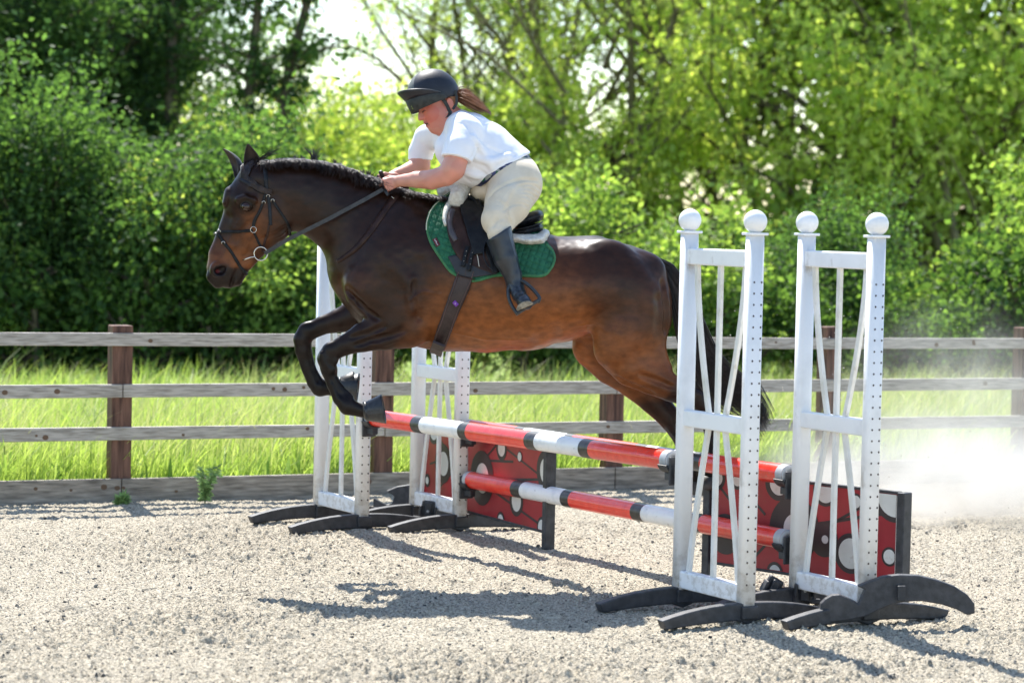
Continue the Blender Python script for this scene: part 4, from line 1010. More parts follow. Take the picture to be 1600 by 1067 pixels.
def tail(i):
    u=random.gauss(0,.42); u=max(-1,min(1,u)); v=random.gauss(0,.4); L=random.uniform(.72,1.0) if random.random()<.8 else random.uniform(1,1.06)
    ph=random.uniform(0,6.28); am=random.uniform(0,3.5); ts=np.linspace(0,L,12); P=[]
    for t in ts:
        x_=np.interp(t,np.linspace(0,1,8),[p[0] for p in tl]); y_=np.interp(t,np.linspace(0,1,8),[p[1] for p in tl]); w_=np.interp(t,np.linspace(0,1,8),twd)
        if t>1: x_+= (t-1)*100; y_+=(t-1)*260
        nx_,ny_=-.75,.65
        if t>.75: nx_,ny_=-.45,.85
        if t<.25: nx_,ny_=-.8,.55
        P.append(V(x_+nx_*u*w_+math.sin(ph+t*9)*am*t,y_+ny_*u*w_+math.cos(ph+t*7)*am*t+ (u*u*8*t),v*.05*(.4+t)))
    return P,[.0022*(1-.8*(j/11)**2) for j in range(12)]
strands('tail',m_hair,horse,tail,1700)
S_=MB()
# bell boots and hooves
m_hoof=noisy(mat('hoof',rough=.5),(.02,.018,.016),(.07,.06,.05),scale=30)
m_rub=noisy(mat('rubber_boot',rough=.38),(.012,.013,.015),(.028,.030,.034),scale=40,bump=.1)
def hoof(a,b,ra,rb,y,name='hoof',m=m_hoof,th=1):
    A=V(*a,y); B_=V(*b,y); ax=B_-A; L=ax.length; b_=MB()
    b_.lathe(A,ax,[(0,PX(ra)*.75),(L*.04,PX(ra)),(L*.5,PX((ra+rb)/2)),(L*.93,PX(rb)),(L,PX(rb)*.93),(L*.9,PX(rb)*.5),(L*.9,.001)],22)
    return b_
def bell(a,b,ra,rb,y,label):
    A=V(*a,y); B_=V(*b,y); ax=B_-A; L=ax.length
    root=thing('bell_boot',label,'hoof boot',tuple(A),'rubber hoof boots on the forefeet')
    m=MB(); m.lathe(A,ax,[(0,PX(ra)*.82),(-.002,PX(ra)),(.006,PX(ra)*1.03),(.010,PX(ra)*.97),(.016,PX(ra)*1.03),(L*.5,PX((ra*.95+rb)/2)),(L*.9,PX(rb)),(L,PX(rb)*1.02),(L,PX(rb)*.9),(L*.8,PX(rb)*.8),(L*.3,PX(ra)*.8)],28,cap=False)
    m.build('shell',m_rub,root,True)
    s=MB(); axn=ax.normalized(); u=Vector((0,-1,0)); sd_=axn.cross(u).normalized()
    s.bar(A+axn*.012+u*(PX(ra)*1.02)+sd_*.006,A+axn*(L*.93)+u*(PX(rb)*1.0)+sd_*.006,.018,.004,u); bevel(s.build('strap',m_rub,root),.001)
hoof((568,643),(598,640),13,20,-.17).build('hoof',m_hoof,horse,True)
bell((571,643),(600,638.5),15.5,22.5,-.17,'black rubber boot over the near forefoot, resting just above the upper front pole')
hoof((530,602),(556,597),12,18,.17).build('hoof',m_hoof,horse,True)
bell((529,603),(560,606),15,23,.17,'black rubber boot on the far forefoot, half hidden behind the near foreleg')
hoof((1108,744),(1104,764),12,17,-.13).build('hoof',m_hoof,horse,True)
hoof((1088,752),(1086,772),12,17,.13).build('hoof',m_hoof,horse,True)
# ------------------------------------------------------------------ tack that lies on the horse
m_lea=noisy(mat('black_leather',rough=.36),(.006,.006,.007),(.013,.013,.014),scale=30,bump=.12,bscale=160)
m_lea2=noisy(mat('blue_black_leather',rough=.35),(.008,.010,.014),(.020,.022,.028),scale=30,bump=.1,bscale=160)
m_brn=noisy(mat('brown_leather',rough=.42),(.022,.010,.008),(.048,.024,.018),scale=20,bump=.15,bscale=120)
for m_ in (m_lea,m_lea2,m_brn): m_.node_tree.nodes['Principled BSDF'].inputs['Specular IOR Level'].default_value=.2
m_metal=mat('steel',(.62,.60,.55),.22,Metallic=1.0)
m_stitch=mat('stitching',(.45,.42,.36),.8)
def dense(pts,step=2.0,smooth=True):
    P=np.array(pts,dtype=float); 
    if smooth and len(P)>2:
        out=[]
        for i in range(len(P)-1):
            p0=P[max(i-1,0)];p1=P[i];p2=P[i+1];p3=P[min(i+2,len(P)-1)]; n=max(2,int(np.hypot(*(p2-p1)[:2])/step))
            for k in range(n):
                t=k/n; out.append(.5*((2*p1)+(-p0+p2)*t+(2*p0-5*p1+4*p2-p3)*t*t+(-p0+3*p1-3*p2+p3)*t**3))
        out.append(P[-1]); return np.array(out)
    out=[]
    for a,b in zip(P[:-1],P[1:]):
        n=max(1,int(np.hypot(*(b-a)[:2])/step)); out+= [a+(b-a)*k/n for k in range(n)]
    out.append(P[-1]); return np.array(out)
def fillnan(A):
    A=A.copy(); idx=np.arange(len(A)); 
    for c in range(A.shape[1]):
        ok=~np.isnan(A[:,c])
        if ok.any(): A[:,c]=np.interp(idx,idx[ok],A[ok,c])
    return A
def hug(S,px,py,y0,y1):
    px=np.asarray(px,float); py=np.asarray(py,float); sh=px.shape
    P=S.surf(px.ravel(),py.ravel(),y0,y1)
    # missing points keep their own pixel ray at the depth of the nearest hit in the strip
    nan=np.isnan(P[:,0])
    if nan.any() and (~nan).any():
        Yf=fillnan(P[:,1:2].reshape(-1,1))[:,0]
        for i in np.where(nan)[0]: P[i]=list(V(px.ravel()[i],py.ravel()[i],Yf[i]-13))
    return P.reshape(sh+(3,))
def strap(S,pts,wd,th,name,mt,parent,off=.0005,y0=-.6,y1=0.0,lat=3,puff=0,smooth=True):
    d=dense(pts,2.0,smooth); T=np.gradient(d[:,:2],axis=0); T/=np.linalg.norm(T,axis=1)[:,None]+1e-9; N=np.stack([-T[:,1],T[:,0]],1)
    w_=np.asarray(wd,float); w_=np.interp(np.linspace(0,1,len(d)),np.linspace(0,1,w_.size),w_) if w_.ndim else np.full(len(d),float(wd))
    ls=np.linspace(-.5,.5,lat); px=d[:,0][:,None]+N[:,0][:,None]*ls*w_[:,None]; py=d[:,1][:,None]+N[:,1][:,None]*ls*w_[:,None]
    P=np.stack([hug(S,px[:,j],py[:,j],y0,y1) for j in range(lat)],1)
    g=S.grad(P); g[...,1]=np.minimum(g[...,1],-.05); g/=np.linalg.norm(g,axis=-1,keepdims=True)
    top=P+g*(off+th+puff*(1-(2*ls)**2))[None,:,None] if puff else P+g*(off+th)
    bot=P+g*(off-.004)
    n=len(d); vs=np.concatenate([top.reshape(-1,3),bot.reshape(-1,3)]); nt_=n*lat; fs=[]
    for i in range(n-1):
        for j in range(lat-1): fs.append((i*lat+j,i*lat+j+1,(i+1)*lat+j+1,(i+1)*lat+j))
        for j,fl in ((0,1),(lat-1,0)):
            q=(i*lat+j,(i+1)*lat+j,nt_+(i+1)*lat+j,nt_+i*lat+j); fs.append(q if fl else q[::-1])
    for i in (0,n-1):
        for j in range(lat-1):
            q=(i*lat+j,i*lat+j+1,nt_+i*lat+j+1,nt_+i*lat+j); fs.append(q)
    o=mesh(name,vs,fs,mt,parent,True); return o
def sheet(S,top,bot,nu,nv,name,mt,parent,off,th,y0=-.6,y1=0,fn=None,mirror=False):
    A=dense(top,1.0); B=dense(bot,1.0); ua=np.linspace(0,1,nu)
    def rs(D): 
        l=np.r_[0,np.cumsum(np.hypot(*np.diff(D[:,:2],axis=0).T))]; return np.stack([np.interp(ua*l[-1],l,D[:,k]) for k in (0,1)],1)
    A=rs(A);B=rs(B); v=np.linspace(0,1,nv)[None,:,None]; Q=A[:,None,:]*(1-v)+B[:,None,:]*v
    P=np.stack([hug(S,Q[:,j,0],Q[:,j,1],y0,y1) for j in range(nv)],1)
    g=S.grad(P); g[...,1]=np.minimum(g[...,1],-.12); g/=np.linalg.norm(g,axis=-1,keepdims=True)
    h=off+th; h=h+(fn(Q[...,0],Q[...,1],ua[:,None],v[...,0]) if fn else 0)
    h=np.broadcast_to(h,P.shape[:2])
    topv=P+g*h[...,None]; botv=P+g*(np.broadcast_to(off,P.shape[:2])-.003)[...,None]
    k=nu*nv; idx=np.arange(k).reshape(nu,nv)
    F=[np.stack([idx[:-1,:-1],idx[:-1,1:],idx[1:,1:],idx[1:,:-1]],-1).reshape(-1,4)]
    rim=np.concatenate([idx[:,0],idx[-1,1:],idx[-2::-1,-1],idx[0,-2::-1]]); r2=np.roll(rim,-1)
    F.append(np.stack([rim,r2,r2+k,rim+k],-1)[:-1]); F=np.concatenate(F)
    vs=np.concatenate([topv.reshape(-1,3),botv.reshape(-1,3)])
    if mirror:
        mv=vs.copy(); mv[:,1]=26-mv[:,1]; F=np.concatenate([F,F[:,::-1]+len(vs)]); vs=np.concatenate([vs,mv])
    return mesh(name,vs,F,mt,parent,True)
def ribbon(pts,wd,th,name,mt,parent,up=Vector((0,0,1))):
    P=[Vector(p) for p in pts]; b=MB(); vs=[]
    for i,p in enumerate(P):
        d=(P[min(i+1,len(P)-1)]-P[max(i-1,0)]).normalized(); n_=Vector((0,-1,0)); n_=(n_-d*n_.dot(d)).normalized(); s_=d.cross(n_)
        for a_,c_ in ((-1,-1),(1,-1),(1,1),(-1,1)): vs.append(p+s_*wd/2*a_+n_*th/2*c_)
    fs=[(i*4+k,i*4+(k+1)%4,(i+1)*4+(k+1)%4,(i+1)*4+k) for i in range(len(P)-1) for k in range(4)]+[(3,2,1,0),tuple(len(vs)-4+k for k in range(4))]
    o=mesh(name,vs,fs,mt,parent,False); return o
# ---- saddle pad
m_green=noisy(mat('green_quilt',rough=.85),(.008,.085,.038),(.014,.125,.062),scale=40,detail=4,bump=.25,bscale=300)
m_gtrim=noisy(mat('green_binding',rough=.8),(.03,.13,.045),(.05,.18,.07),scale=40)
m_navy=noisy(mat('pad_navy_patch',rough=.6),(.010,.012,.018),(.02,.022,.03),scale=30)
sp=V(765,400,-.3)
pad=thing('saddle_pad','green quilted saddle pad with pale edging under the black saddle','saddle pad',tuple(sp))
def quilt(x,y,u,v):
    a=(x*.94+y*.34)/9.5*math.pi; b=(-x*.34+y*.94)/9.5*math.pi
    q=np.minimum(np.abs(np.sin(a)),np.abs(np.sin(b))); return .0065*np.minimum(1,q*1.8)
top=[(704,306),(712,303),(735,325),(765,345),(800,362),(840,366),(856,384)]
bot=[(676,328),(668,352),(672,376),(686,400),(702,422),(715,431),(732,438),(748,438),(775,431),(815,431),(848,431),(861,419),(866,406),(862,394)]
q_=sheet(H,top,bot,170,110,'quilted_cloth',m_green,pad,.004,.005,fn=quilt,mirror=True)
strap(H,[(704,305)]+bot+[(852,384)],4.2,.011,'binding',m_gtrim,pad,.003,lat=5,puff=.002)
strap(H,[(703,306),(688,317),(675,329),(668,348),(667,362)],1.6,.013,'pale_piping',mat('piping_cream',(.55,.52,.40),.7),pad,.003)
sheet(H,[(700,402),(722,400),(775,415)],[(713,427),(733,434),(776,429)],40,14,'girth_patch',m_navy,pad,.016,.004)
# small woven tag with tiny white lettering
tg=strap(H,[(679.5,375),(685.5,386)],7,.004,'woven_tag',mat('tag_maroon',(.09,.008,.02),.7),pad,.012,smooth=False)
def letters(S,txt,px,py,ang,size,name,col,parent,off=.02):
    P=S.surf([px],[py])[0]; g=S.grad(P[None])[0]
    cu=bpy.data.curves.new(name,'FONT'); cu.body=txt; cu.size=size; cu.align_x='CENTER'; cu.align_y='CENTER'; cu.extrude=.0004
    cu.materials.append(mat(name+'_ink',col,.7)); o=bpy.data.objects.new(name,cu); scene.collection.objects.link(o)
    z=Vector(g); x=Vector((math.cos(ang),0,math.sin(ang))); x=(x-z*x.dot(z)).normalized(); y_=z.cross(x)
    M=Matrix((x,y_,z)).transposed().to_4x4(); M.translation=Vector(P)+z*off
    bpy.context.view_layer.update(); me=bpy.data.meshes.new_from_object(o.evaluated_get(bpy.context.evaluated_depsgraph_get())); bpy.data.objects.remove(o)
    o=bpy.data.objects.new(name,me); scene.collection.objects.link(o)
    o.parent=parent; o.matrix_basis=Matrix.Translation(-org(parent))@M; return o
letters(H,'LeMieux',682.5,380.5,R(-61),.0105,'tag_lettering',(.75,.7,.7),pad,.0175)
# ---- saddle (sculpted leather)
def sdf_obj(name,lo,hi,h,fn,mt,parent,smooth=1):
    S=SDF(lo,hi,h); fn(S); v,f=S.mesh(smooth); 
    return mesh(name,v,f,mt,parent,True),S
m_fleece=noisy(mat('sheepskin',rough=1),(.66,.62,.54),(.82,.80,.72),scale=60,detail=4,bump=1.0,bscale=160,dist=.01)
sad=thing('saddle','black leather jumping saddle with brown flaps strapped over the green pad','saddle',tuple(V(775,345,0)))
def seatf(S):
    chain(S,[(738,318,0,13,.085),(754,338,0,11,.10),(785,354,0,10,.13),(815,346,0,10,.15),(841,337,0,9,.14)],.02)
    for s in(-1,1): chain(S,[(738,316,s*.05,9,.03),(746,337,s*.12,9,.03),(752,352,s*.16,8,.03)],.02)
lo,hi=bounds([V(715,295,-.3),V(862,380,.3),V(715,380,.3),V(862,295,-.3)],.02)
_,SE=sdf_obj('seat',lo,hi,.006,seatf,m_lea2,sad)
def panf(S):
    chain(S,[(790,366,0,8,.19),(822,361,0,9,.19),(841,356,0,8,.15)],.02)
sdf_obj('panel',lo,hi,.006,panf,m_lea,sad)
b=MB(); b.tube([V(799,359,-.19),V(815,357.5,-.195),(V(832,353.5,-.185)),V(848,347,-.12)],.003,6); b.build('seat_welt',m_lea,sad,True)
# sheepskin
def fl(S):
    chain(S,[(722,292,0,14,.055),(719,300,-.05,14,.055),(714,311,-.12,12.5,.05)],.02)
    chain(S,[(722,292,0,11,.04),(705,296,.06,12,.04),(695,299,.12,11,.04),(700,320,.19,9,.03)],.02)
    chain(S,[(728,286,-.02,5,.03),(718,300,-.06,11,.03)],.02)
    S.noise(.0035,45); S.noise(.002,110)
lo2,hi2=bounds([V(680,275,-.32),V(740,355,.3),V(680,355,.3),V(740,275,-.32)],.03)
sk=thing('sheepskin_half_pad','cream sheepskin half pad showing at both ends of the saddle','half pad',tuple(V(770,350,0)))
sdf_obj('front_roll',lo2,hi2,.0045,fl,m_fleece,sk,1)
def fl2(S):
    chain(S,[(794,371,0,10,.285),(825,375,0,10.5,.29),(844,373,0,10.5,.27),(851,366,0,8,.22)],.02); S.noise(.0035,45); S.noise(.002,110)
lo2,hi2=bounds([V(785,350,-.34),V(865,395,.34),V(785,395,.34),V(865,350,-.34)],.03)
sdf_obj('rear_roll',lo2,hi2,.0045,fl2,m_fleece,sk,1)
_s=strap(H,[(714,311),(704,320),(698,332),(695,346),(697,356)],[9,10,9,7,4],.016,'front_strip',m_fleece,sk,.006,lat=7,puff=.012)
# flaps, following the horse's side
def fl_h(x,y,u,v): return .010*np.exp(-((x-(703+ (y-330)*.14))/9)**2)*(y>330)
o=sheet(H,[(716,318),(703,334),(698,350),(701,372),(710,395),(722,410)],[(742,322),(752,345),(760,372),(764,398),(770,418),(768,428)],60,40,'sweat_flap',m_brn,sad,.016,.006,fn=fl_h,mirror=True)
o=sheet(H,[(716,319),(719,338),(727,362),(736,388),(741,402)],[(731,318),(745,332),(754,352),(759,375),(755,400)],70,24,'upper_flap',m_lea,sad,.030,.005,fn=lambda x,y,u,v:.028*v*np.sin(3.14*np.clip(u*.9+.1,0,1)),mirror=True)
strap(H,[(718,318),(731,318),(745,332),(754,352),(759.5,375),(756,400),(761,417),(770,426)],1.5,.004,'flap_edge',m_lea2,sad,.055,lat=3)
strap(H,[(726,320),(738,330),(748,350),(753,372)],1.0,.004,'flap_welt',m_lea2,sad,.052,lat=3)
strap(H,[(707,336),(703,352),(706,368),(712,380)],8,.010,'knee_roll',noisy(mat('knee_roll_leather',rough=.4),(.045,.038,.042),(.07,.06,.065),scale=20),sad,.024,lat=5,puff=.008)
strap(H,[(732,345),(733,362),(741,382),(747,405),(749,418)],1.3,.003,'stitched_edge',m_stitch,sad,.026)
strap(H,[(742,355),(752,372),(768,405),(774,428)],12,.006,'rear_flap',m_lea,sad,.02,lat=5)
for k,(pts_) in enumerate(([(731,388),(727,404),(724,418)],[(740,390),(736,408),(733,424)])):
    bl=strap(H,pts_,6.5,.006,'billet',m_lea,sad,.026)
    for t in (.25,.5,.75):
        x=pts_[0][0]*(1-t)+pts_[2][0]*t; y_=pts_[0][1]*(1-t)+pts_[2][1]*t
        strap(H,[(x-.5,y_),(x+.5,y_)],1,.001,'punched_hole',m_stitch,bl,.0325,smooth=False)
# girth
gi=thing('girth','dark brown girth running under the belly behind the forelegs','girth',tuple(V(710,480,-.3)))
m_gir=noisy(mat('girth_brown',rough=.55),(.018,.009,.009),(.04,.022,.02),scale=20,bump=.15,bscale=90)
strap(H,[(729,421),(724,440),(714,465),(703,492),(693,518),(685,540)],[24,27,25,23,22,20],.010,'band',m_gir,gi,.006,lat=7,puff=.004)
ribbon([V(686,537,-.235),V(683,545,-.17),V(681,550.5,-.08),V(681,552,0),V(681,550.5,.08),V(683,545,.17),V(686,537,.235)],.062,.012,'belly_band',m_gir,gi)
for dx in (-10.5,10.5): strap(H,[(729+dx*1.05,425),(724+dx*1.1,440),(714+dx*1.0,465),(703+dx*.9,492),(693+dx*.88,518),(684+dx*.8,538)],1.4,.014,'stitch_line',noisy(mat('girth_stitch',rough=.7),(.06,.035,.03),(.09,.05,.045)),gi,.007)
strap(H,[(716,431),(742,437)],1.5,.018,'seam',m_brn,gi,.006)
strap(H,[(710,469.5),(715.5,475.5)],5.5,.003,'purple_tag',mat('purple_tag',(.16,.04,.33),.6),gi,.022,smooth=False)
letters(H,'X',712.6,472.4,R(-30),.011,'tag_mark',(.7,.6,.8),gi,.0275)
strap(H,[(748,421),(758,422)],.9,.002,'label_line',m_stitch,pad,.0155,smooth=False); strap(H,[(748,424.5),(758,425.5)],.9,.002,'label_line',m_stitch,pad,.0155,smooth=False)
# ---- breastplate strap
bp_=thing('neck_strap','dark strap running from the withers down to the horse\'s chest','neck strap',tuple(V(580,350,-.15)))
strap(H,[(637,292),(622,302),(605,323),(590,345),(575,366),(556,388),(538,402),(527,409)],[9,9.5,9.5,9,9,8.5,7,5],.004,'leather',m_brn,bp_,.001,lat=3)
b=MB(); P_=H.surf([614],[310])[0]; b.tube([Vector(P_)+Vector((-.008,-.012,.010)),Vector(P_)+Vector((.008,-.012,-.004))],.0022,6); b.build('keeper_buckle',m_metal,bp_,True)
b=MB(); b.tube([V(540,407,-.04),V(532,412,.0),V(534,410,.05)],.004,6); b.build('chest_link',m_brn,bp_,True)
# ---- bridle
br=thing('bridle','black leather bridle with crossed noseband, ring bit and reins to the rider\'s hands','bridle',tuple(V(410,330,-.1)))
strap(H,[(376,281),(383,284),(392,289),(402,296),(412,301)],6.5,.004,'browband',m_lea2,br,.003,lat=5,puff=.004)
strap(H,[(413,256),(415,275),(416,290),(418,305)],6,.003,'crownpiece',m_lea2,br,.003)
ck=strap(H,[(419,305),(421,320),(422,336),(423,352)],5,.003,'cheekpiece',m_lea2,br,.003)
strap(H,[(421,350),(418,365),(413,380),(410,393)],3.6,.003,'lower_cheekpiece',m_brn,br,.002)
strap(H,[(416,300),(411,316),(406,330),(399,343),(396,355)],4.6,.003,'upper_noseband_strap',m_lea,br,.004)
strap(H,[(395,360),(380,361.5),(362,362.5),(348,363),(340,364)],4.4,.003,'nose_strap',m_lea,br,.002)
strap(H,[(397,363),(401,372),(405,381),(410,388)],3.6,.003,'jaw_strap',m_lea,br,.002)
strap(H,[(341,366),(350,379),(360,392),(368,405),(376,418),(385,429)],4.6,.003,'lower_noseband_strap',m_lea,br,.003)
strap(H,[(424,310),(430,320),(438,332),(446,344),(451,355),(453,368)],4,.003,'throatlash',m_lea,br,.003)
def ring(px,py,y,r,tr,name,tilt=0):
    b=MB(); c=V(px,py,y); b.tube([c+Vector((math.cos(a)*r,tilt*math.cos(a)*r,math.sin(a)*r)) for a in np.linspace(0,2*math.pi,25)],tr,6,cap=False); return b.build(name,m_metal,br,True)
def ys(px,py): P=H.surf([px],[py])[0]; return (P[1]-13) if not np.isnan(P[1]) else -.06
ring(407.5,396.5,min(ys(405,392),-.045)-.014,PX(10.5),.0030,'bit_ring')
ring(396,359,ys(396,359)-.010,PX(4.6),.0016,'noseband_ring')
ring(403,298,ys(412,318)-.005,.0001,.00005,'pin') if False else None
b=MB(); b.tube([V(400,401,-.062),V(392,402,-.066),V(386,404,-.064),V(379,407,-.055)],[.0035,.0028,.0038,.0032],6); b.build('bit_mouthpiece',m_metal,br,True)
for (x,y_) in ((419,307),(412,317),(426,314),(349,380),(337,366),(342,362)):
    yy_=ys(x,y_)-.010; b=MB(); c=V(x,y_,yy_); r=.008
    b.tube([c+Vector((-r,0,-r*.6)),c+Vector((-r,-.001,r*.5)),c+Vector((-r*.4,-.001,r)),c+Vector((r*.5,-.001,r)),c+Vector((r,-.001,r*.3)),c+Vector((r,0,-r*.6))],.0015,6); b.build('buckle',m_metal,br,True)
# reins: hang free between the bit ring and the hands
m_rein=noisy(mat('rein_rubber',rough=.5),(.022,.024,.026),(.04,.042,.045),scale=60,bump=.3,bscale=400)
def rein(y0,ym,y1,px0,pts):
    out=[]
    for x,y_,t in pts: out.append(V(x,y_,(y0*(1-t)**2+2*ym*t*(1-t)+y1*t*t)))
    return out
rp=[(414,396,0),(430,386,.08),(450,374,.18),(480,359,.34),(510,344,.5),(540,328,.66),(570,312,.82),(598,296,1)]
rn_=ribbon(rein(-.075,-.20,-.105,0,rp),.019,.005,'rein',m_rein,br)
ribbon(rein(.06,.22,.06,0,rp),.019,.005,'rein',m_rein,br)
ribbon([V(600,296,-.10),V(606,304,-.13),V(612,300,-.08),V(616,293,-.02)],.016,.004,'rein_slack',m_rein,br)
# far side cheek pieces so the head is dressed from both sides
def farstrap(pts,wd,name,mt):
    d=dense(pts,3); P=[]
    for x,y_ in d[:,:2]:
        p=H.surf([x],[y_],-.6,0)[0]
        if np.isnan(p[0]): continue
        p[1]=26-p[1]; P.append(Vector(p)+Vector((0,.004,0)))
    if len(P)>2: ribbon(P,wd,.004,name,mt,br)
farstrap([(416,300),(411,316),(406,330),(399,343),(396,359)],.014,'upper_noseband_strap',m_lea)
farstrap([(419,305),(421,320),(421,350),(413,380),(410,393)],.014,'cheekpiece',m_lea)
farstrap([(395,360),(362,362.5),(345,363)],.014,'nose_strap',m_lea)
# whip
cr=thing('riding_crop','short black riding crop with its round grip sticking up from the rider\'s hands','riding crop',tuple(V(600,280,.02)))
b=MB(); b.lathe(V(594,267,.0),V(604,291,.035)-V(594,267,.0),[(0,.004),(.002,.0095),(.006,.011),(.012,.0105),(.11,.0095),(.115,.006)],14); b.build('grip',noisy(mat('crop_grip',rough=.5),(.02,.017,.016),(.05,.04,.036),scale=60),cr,True)
b=MB(); b.tube([V(604,291,.035),V(625,340,.22),V(645,395,.34)],[.005,.004,.003],8); b.build('shaft',m_lea,cr,True)
# stirrup
st=thing('stirrup','black stirrup iron on its leather, holding the rider\'s turned out boot','stirrup',tuple(V(815,465,-.44)))
m_iron=noisy(mat('stirrup_black',rough=.42),(.018,.020,.022),(.035,.037,.04),scale=30)
lp=[(806,440,-.395),(799,443,-.40),(794,452,-.41),(795,466,-.43),(801,480,-.45),(809,491,-.47)]
rp_=[(806,440,-.395),(816,439.5,-.40),(826,446,-.42),(836,456,-.44),(843,466,-.46),(840,472,-.47)]
def itube(pts,r,name):
    d=dense(pts,3); b=MB(); b.tube([V(*p) for p in d],r,8,flat=.8); return b.build(name,m_iron,st,True)
itube(lp,.011,'arch'); itube(rp_,.011,'arch')
tr=MB(); A=V(808,490,-.475); B_=V(842,469,-.475); tr.bar((A+Vector((0,.012,0))),(B_+Vector((0,.012,0))),.055,.016,(B_-A).cross(Vector((0,1,0)))); bevel(tr.build('tread',m_iron,st),.005)
lt=MB(); d=dense([(762,372,-.345),(775,405,-.372),(790,430,-.385),(803,441,-.392)],4)
ribbon([V(*p) for p in d],.026,.005,'leather',m_lea,st)
# ------------------------------------------------------------------ the rider
m_skin=bpy.data.materials.new('skin'); m_skin.use_nodes=True; nt,b=nodes(m_skin); a=nt.nodes.new('ShaderNodeVertexColor'); a.layer_name='Col'
nt.links.new(a.outputs[0],b.inputs['Base Color']); b.inputs['Roughness'].default_value=.5; b.inputs['Subsurface Weight'].default_value=.15; b.inputs['Subsurface Radius'].default_value=(.012,.004,.002); b.inputs['Subsurface Scale'].default_value=.6
C0=V(688,159,0.0)
yaw=R(20)
Fd=Vector((-.88*math.cos(yaw),-math.sin(yaw),-.47*math.cos(yaw))).normalized()
Sd=Fd.cross(Vector((-.47,0,.88))).normalized()       # towards +/- side
if Sd.y>0: Sd=-Sd
Ud=Sd.cross(Fd).normalized()
if Ud.z<0: Ud=-Ud
def HPt(f,s,u): return C0+(Fd*f+Sd*s+Ud*u)/315.4
K=1/315.4
lo,hi=bounds([V(575,95,.42),V(870,505,-.62),V(575,505,.42),V(870,95,-.5)],.02)
rot=[list(Fd),list(Sd),list(Ud)]
Bd=SDF(lo,hi,.005); print('rider',Bd.n)
def hb(f,s,u,rf,rs_,ru,k=.01,op='u'): Bd.ball(HPt(f,s,u),(rf*K,rs_*K,ru*K),k,op,rot)
def hc(L,k=.01,op='u'):      # (f,s,u,r_inplane,r_side)
    for a_,b_ in zip(L[:-1],L[1:]): Bd.cone(HPt(*a_[:3]),HPt(*b_[:3]),a_[3]*K,b_[3]*K,a_[4]*K,b_[4]*K,k,op,tuple(Sd))
# head
hb(-1,0,14,33,25,33,.02)
hc([(16,0,4,19,21),(18,0,-16,18,20),(22,0,-28,14,14)],.03)
hb(27,0,-34,9,9,8,.02); hb(12,0,-33,16,15,11,.03)
for s in(-1,1): hb(20,s*12,-13,12,9,12,.02); hb(8,s*16,-20,12,7,12,.02)
hc([(32,-8,6,4,5),(34,0,6,4,4),(32,8,6,4,5)],.012)
hc([(34,0,1,3,3.2),(39,0,-5,3.4,3.6),(42,0,-10,4.2,4.6)],.008)
for s in(-1,1): hb(38.5,s*4.2,-11.5,3.6,2.4,2.8,.006); hb(40,s*2.6,-14,1.6,1.4,1.5,.003,'s')
for s in(-1,1): hb(36.5,s*8.5,.5,5,5.5,4.2,.01,'s'); hb(31.5,s*8.5,-.5,4.8,5,4.4,.004)
hc([(35,-5,-20,2.6,3),(37.5,0,-19,3.2,3),(35,5,-20,2.6,3)],.006); hc([(34.5,-4.5,-24.5,2.6,3),(36.5,0,-25,3.2,3),(34.5,4.5,-24.5,2.6,3)],.006)
hc([(38,-6.5,-22.2,.9,1),(40,0,-22,1.2,1),(38,6.5,-22.2,.9,1)],.003,'s')
for s in(-1,1):
    hb(-5,s*24.5,-9,5.5,2.6,8.5,.004); hb(-4,s*26.8,-8,3,1.6,5.5,.003,'s'); hb(-3.5,s*25,-16,3,2.2,3,.004)
# neck and trunk
chain(Bd,[(693,172,0,19,.062),(705,188,0,20,.065),(716,200,0,26,.09)],.03)
chain(Bd,[(718,205,0,30,.14),(733,222,0,38,.165),(755,240,0,44,.175),(785,262,0,42,.175),(805,280,0,38,.17)],.04)
for s,L in ((-1,[(726,206,-.16,23,.07),(718,232,-.235,21,.068),(708,264,-.27,17.5,.056)]),(1,[(690,208,.15,20,.06),(668,216,.215,18.5,.058),(656,240,.235,17,.054),(656,260,.225,15,.05)])): chain(Bd,L,.03)
chain(Bd,[(708,264,-.27,18,.056),(698,274,-.26,16.5,.052),(675,281,-.225,15.5,.049),(650,281,-.175,12.8,.040),(633,282,-.135,9.6,.030),(625,283,-.12,9.2,.026)],.02)
chain(Bd,[(656,260,.225,15,.05),(640,267,.18,13,.042),(622,273,.12,10,.032),(612,277,.09,9.0,.026)],.02)
# hands
def finger(L,k=.004):
    chain(Bd,L,k)
def hand(dx,dy,y,s):
    chain(Bd,[(624+dx,283+dy,y-s*.0,8.8,.022),(616+dx,285+dy,y,9.2,.018),(611+dx,287+dy,y,9,.016)],.012)
    for k in range(4):
        r=[2.9,3.0,2.8,2.5][k]; m0=(611+dx+k*.9,279.5+dy+k*4.9,y-s*.006,r+.4,.010)
        p1=(600.5+dx+k*1.3+abs(k-1)*.6,282.5+dy+k*5.0,y-s*.004,r,.0088); p2=(599.5+dx+k*1.3+abs(k-1)*.6,284.5+dy+k*4.9,y+s*.024,r*.95,.0085); p3=(606+dx+k*1.0,285.5+dy+k*4.7,y+s*.032,r*.85,.0078)
        finger([m0,p1]); finger([p1,p2]); finger([p2,p3])
    finger([(620+dx,280+dy,y+s*.012,4.6,.014),(609+dx,277.5+dy,y+s*.018,3.8,.011),(600+dx,281+dy,y+s*.014,3.3,.010),(594.5+dx,289+dy,y+s*.010,2.8,.0085)],.006)
hand(0,0,-.10,1); hand(-8,-5,.055,-1)
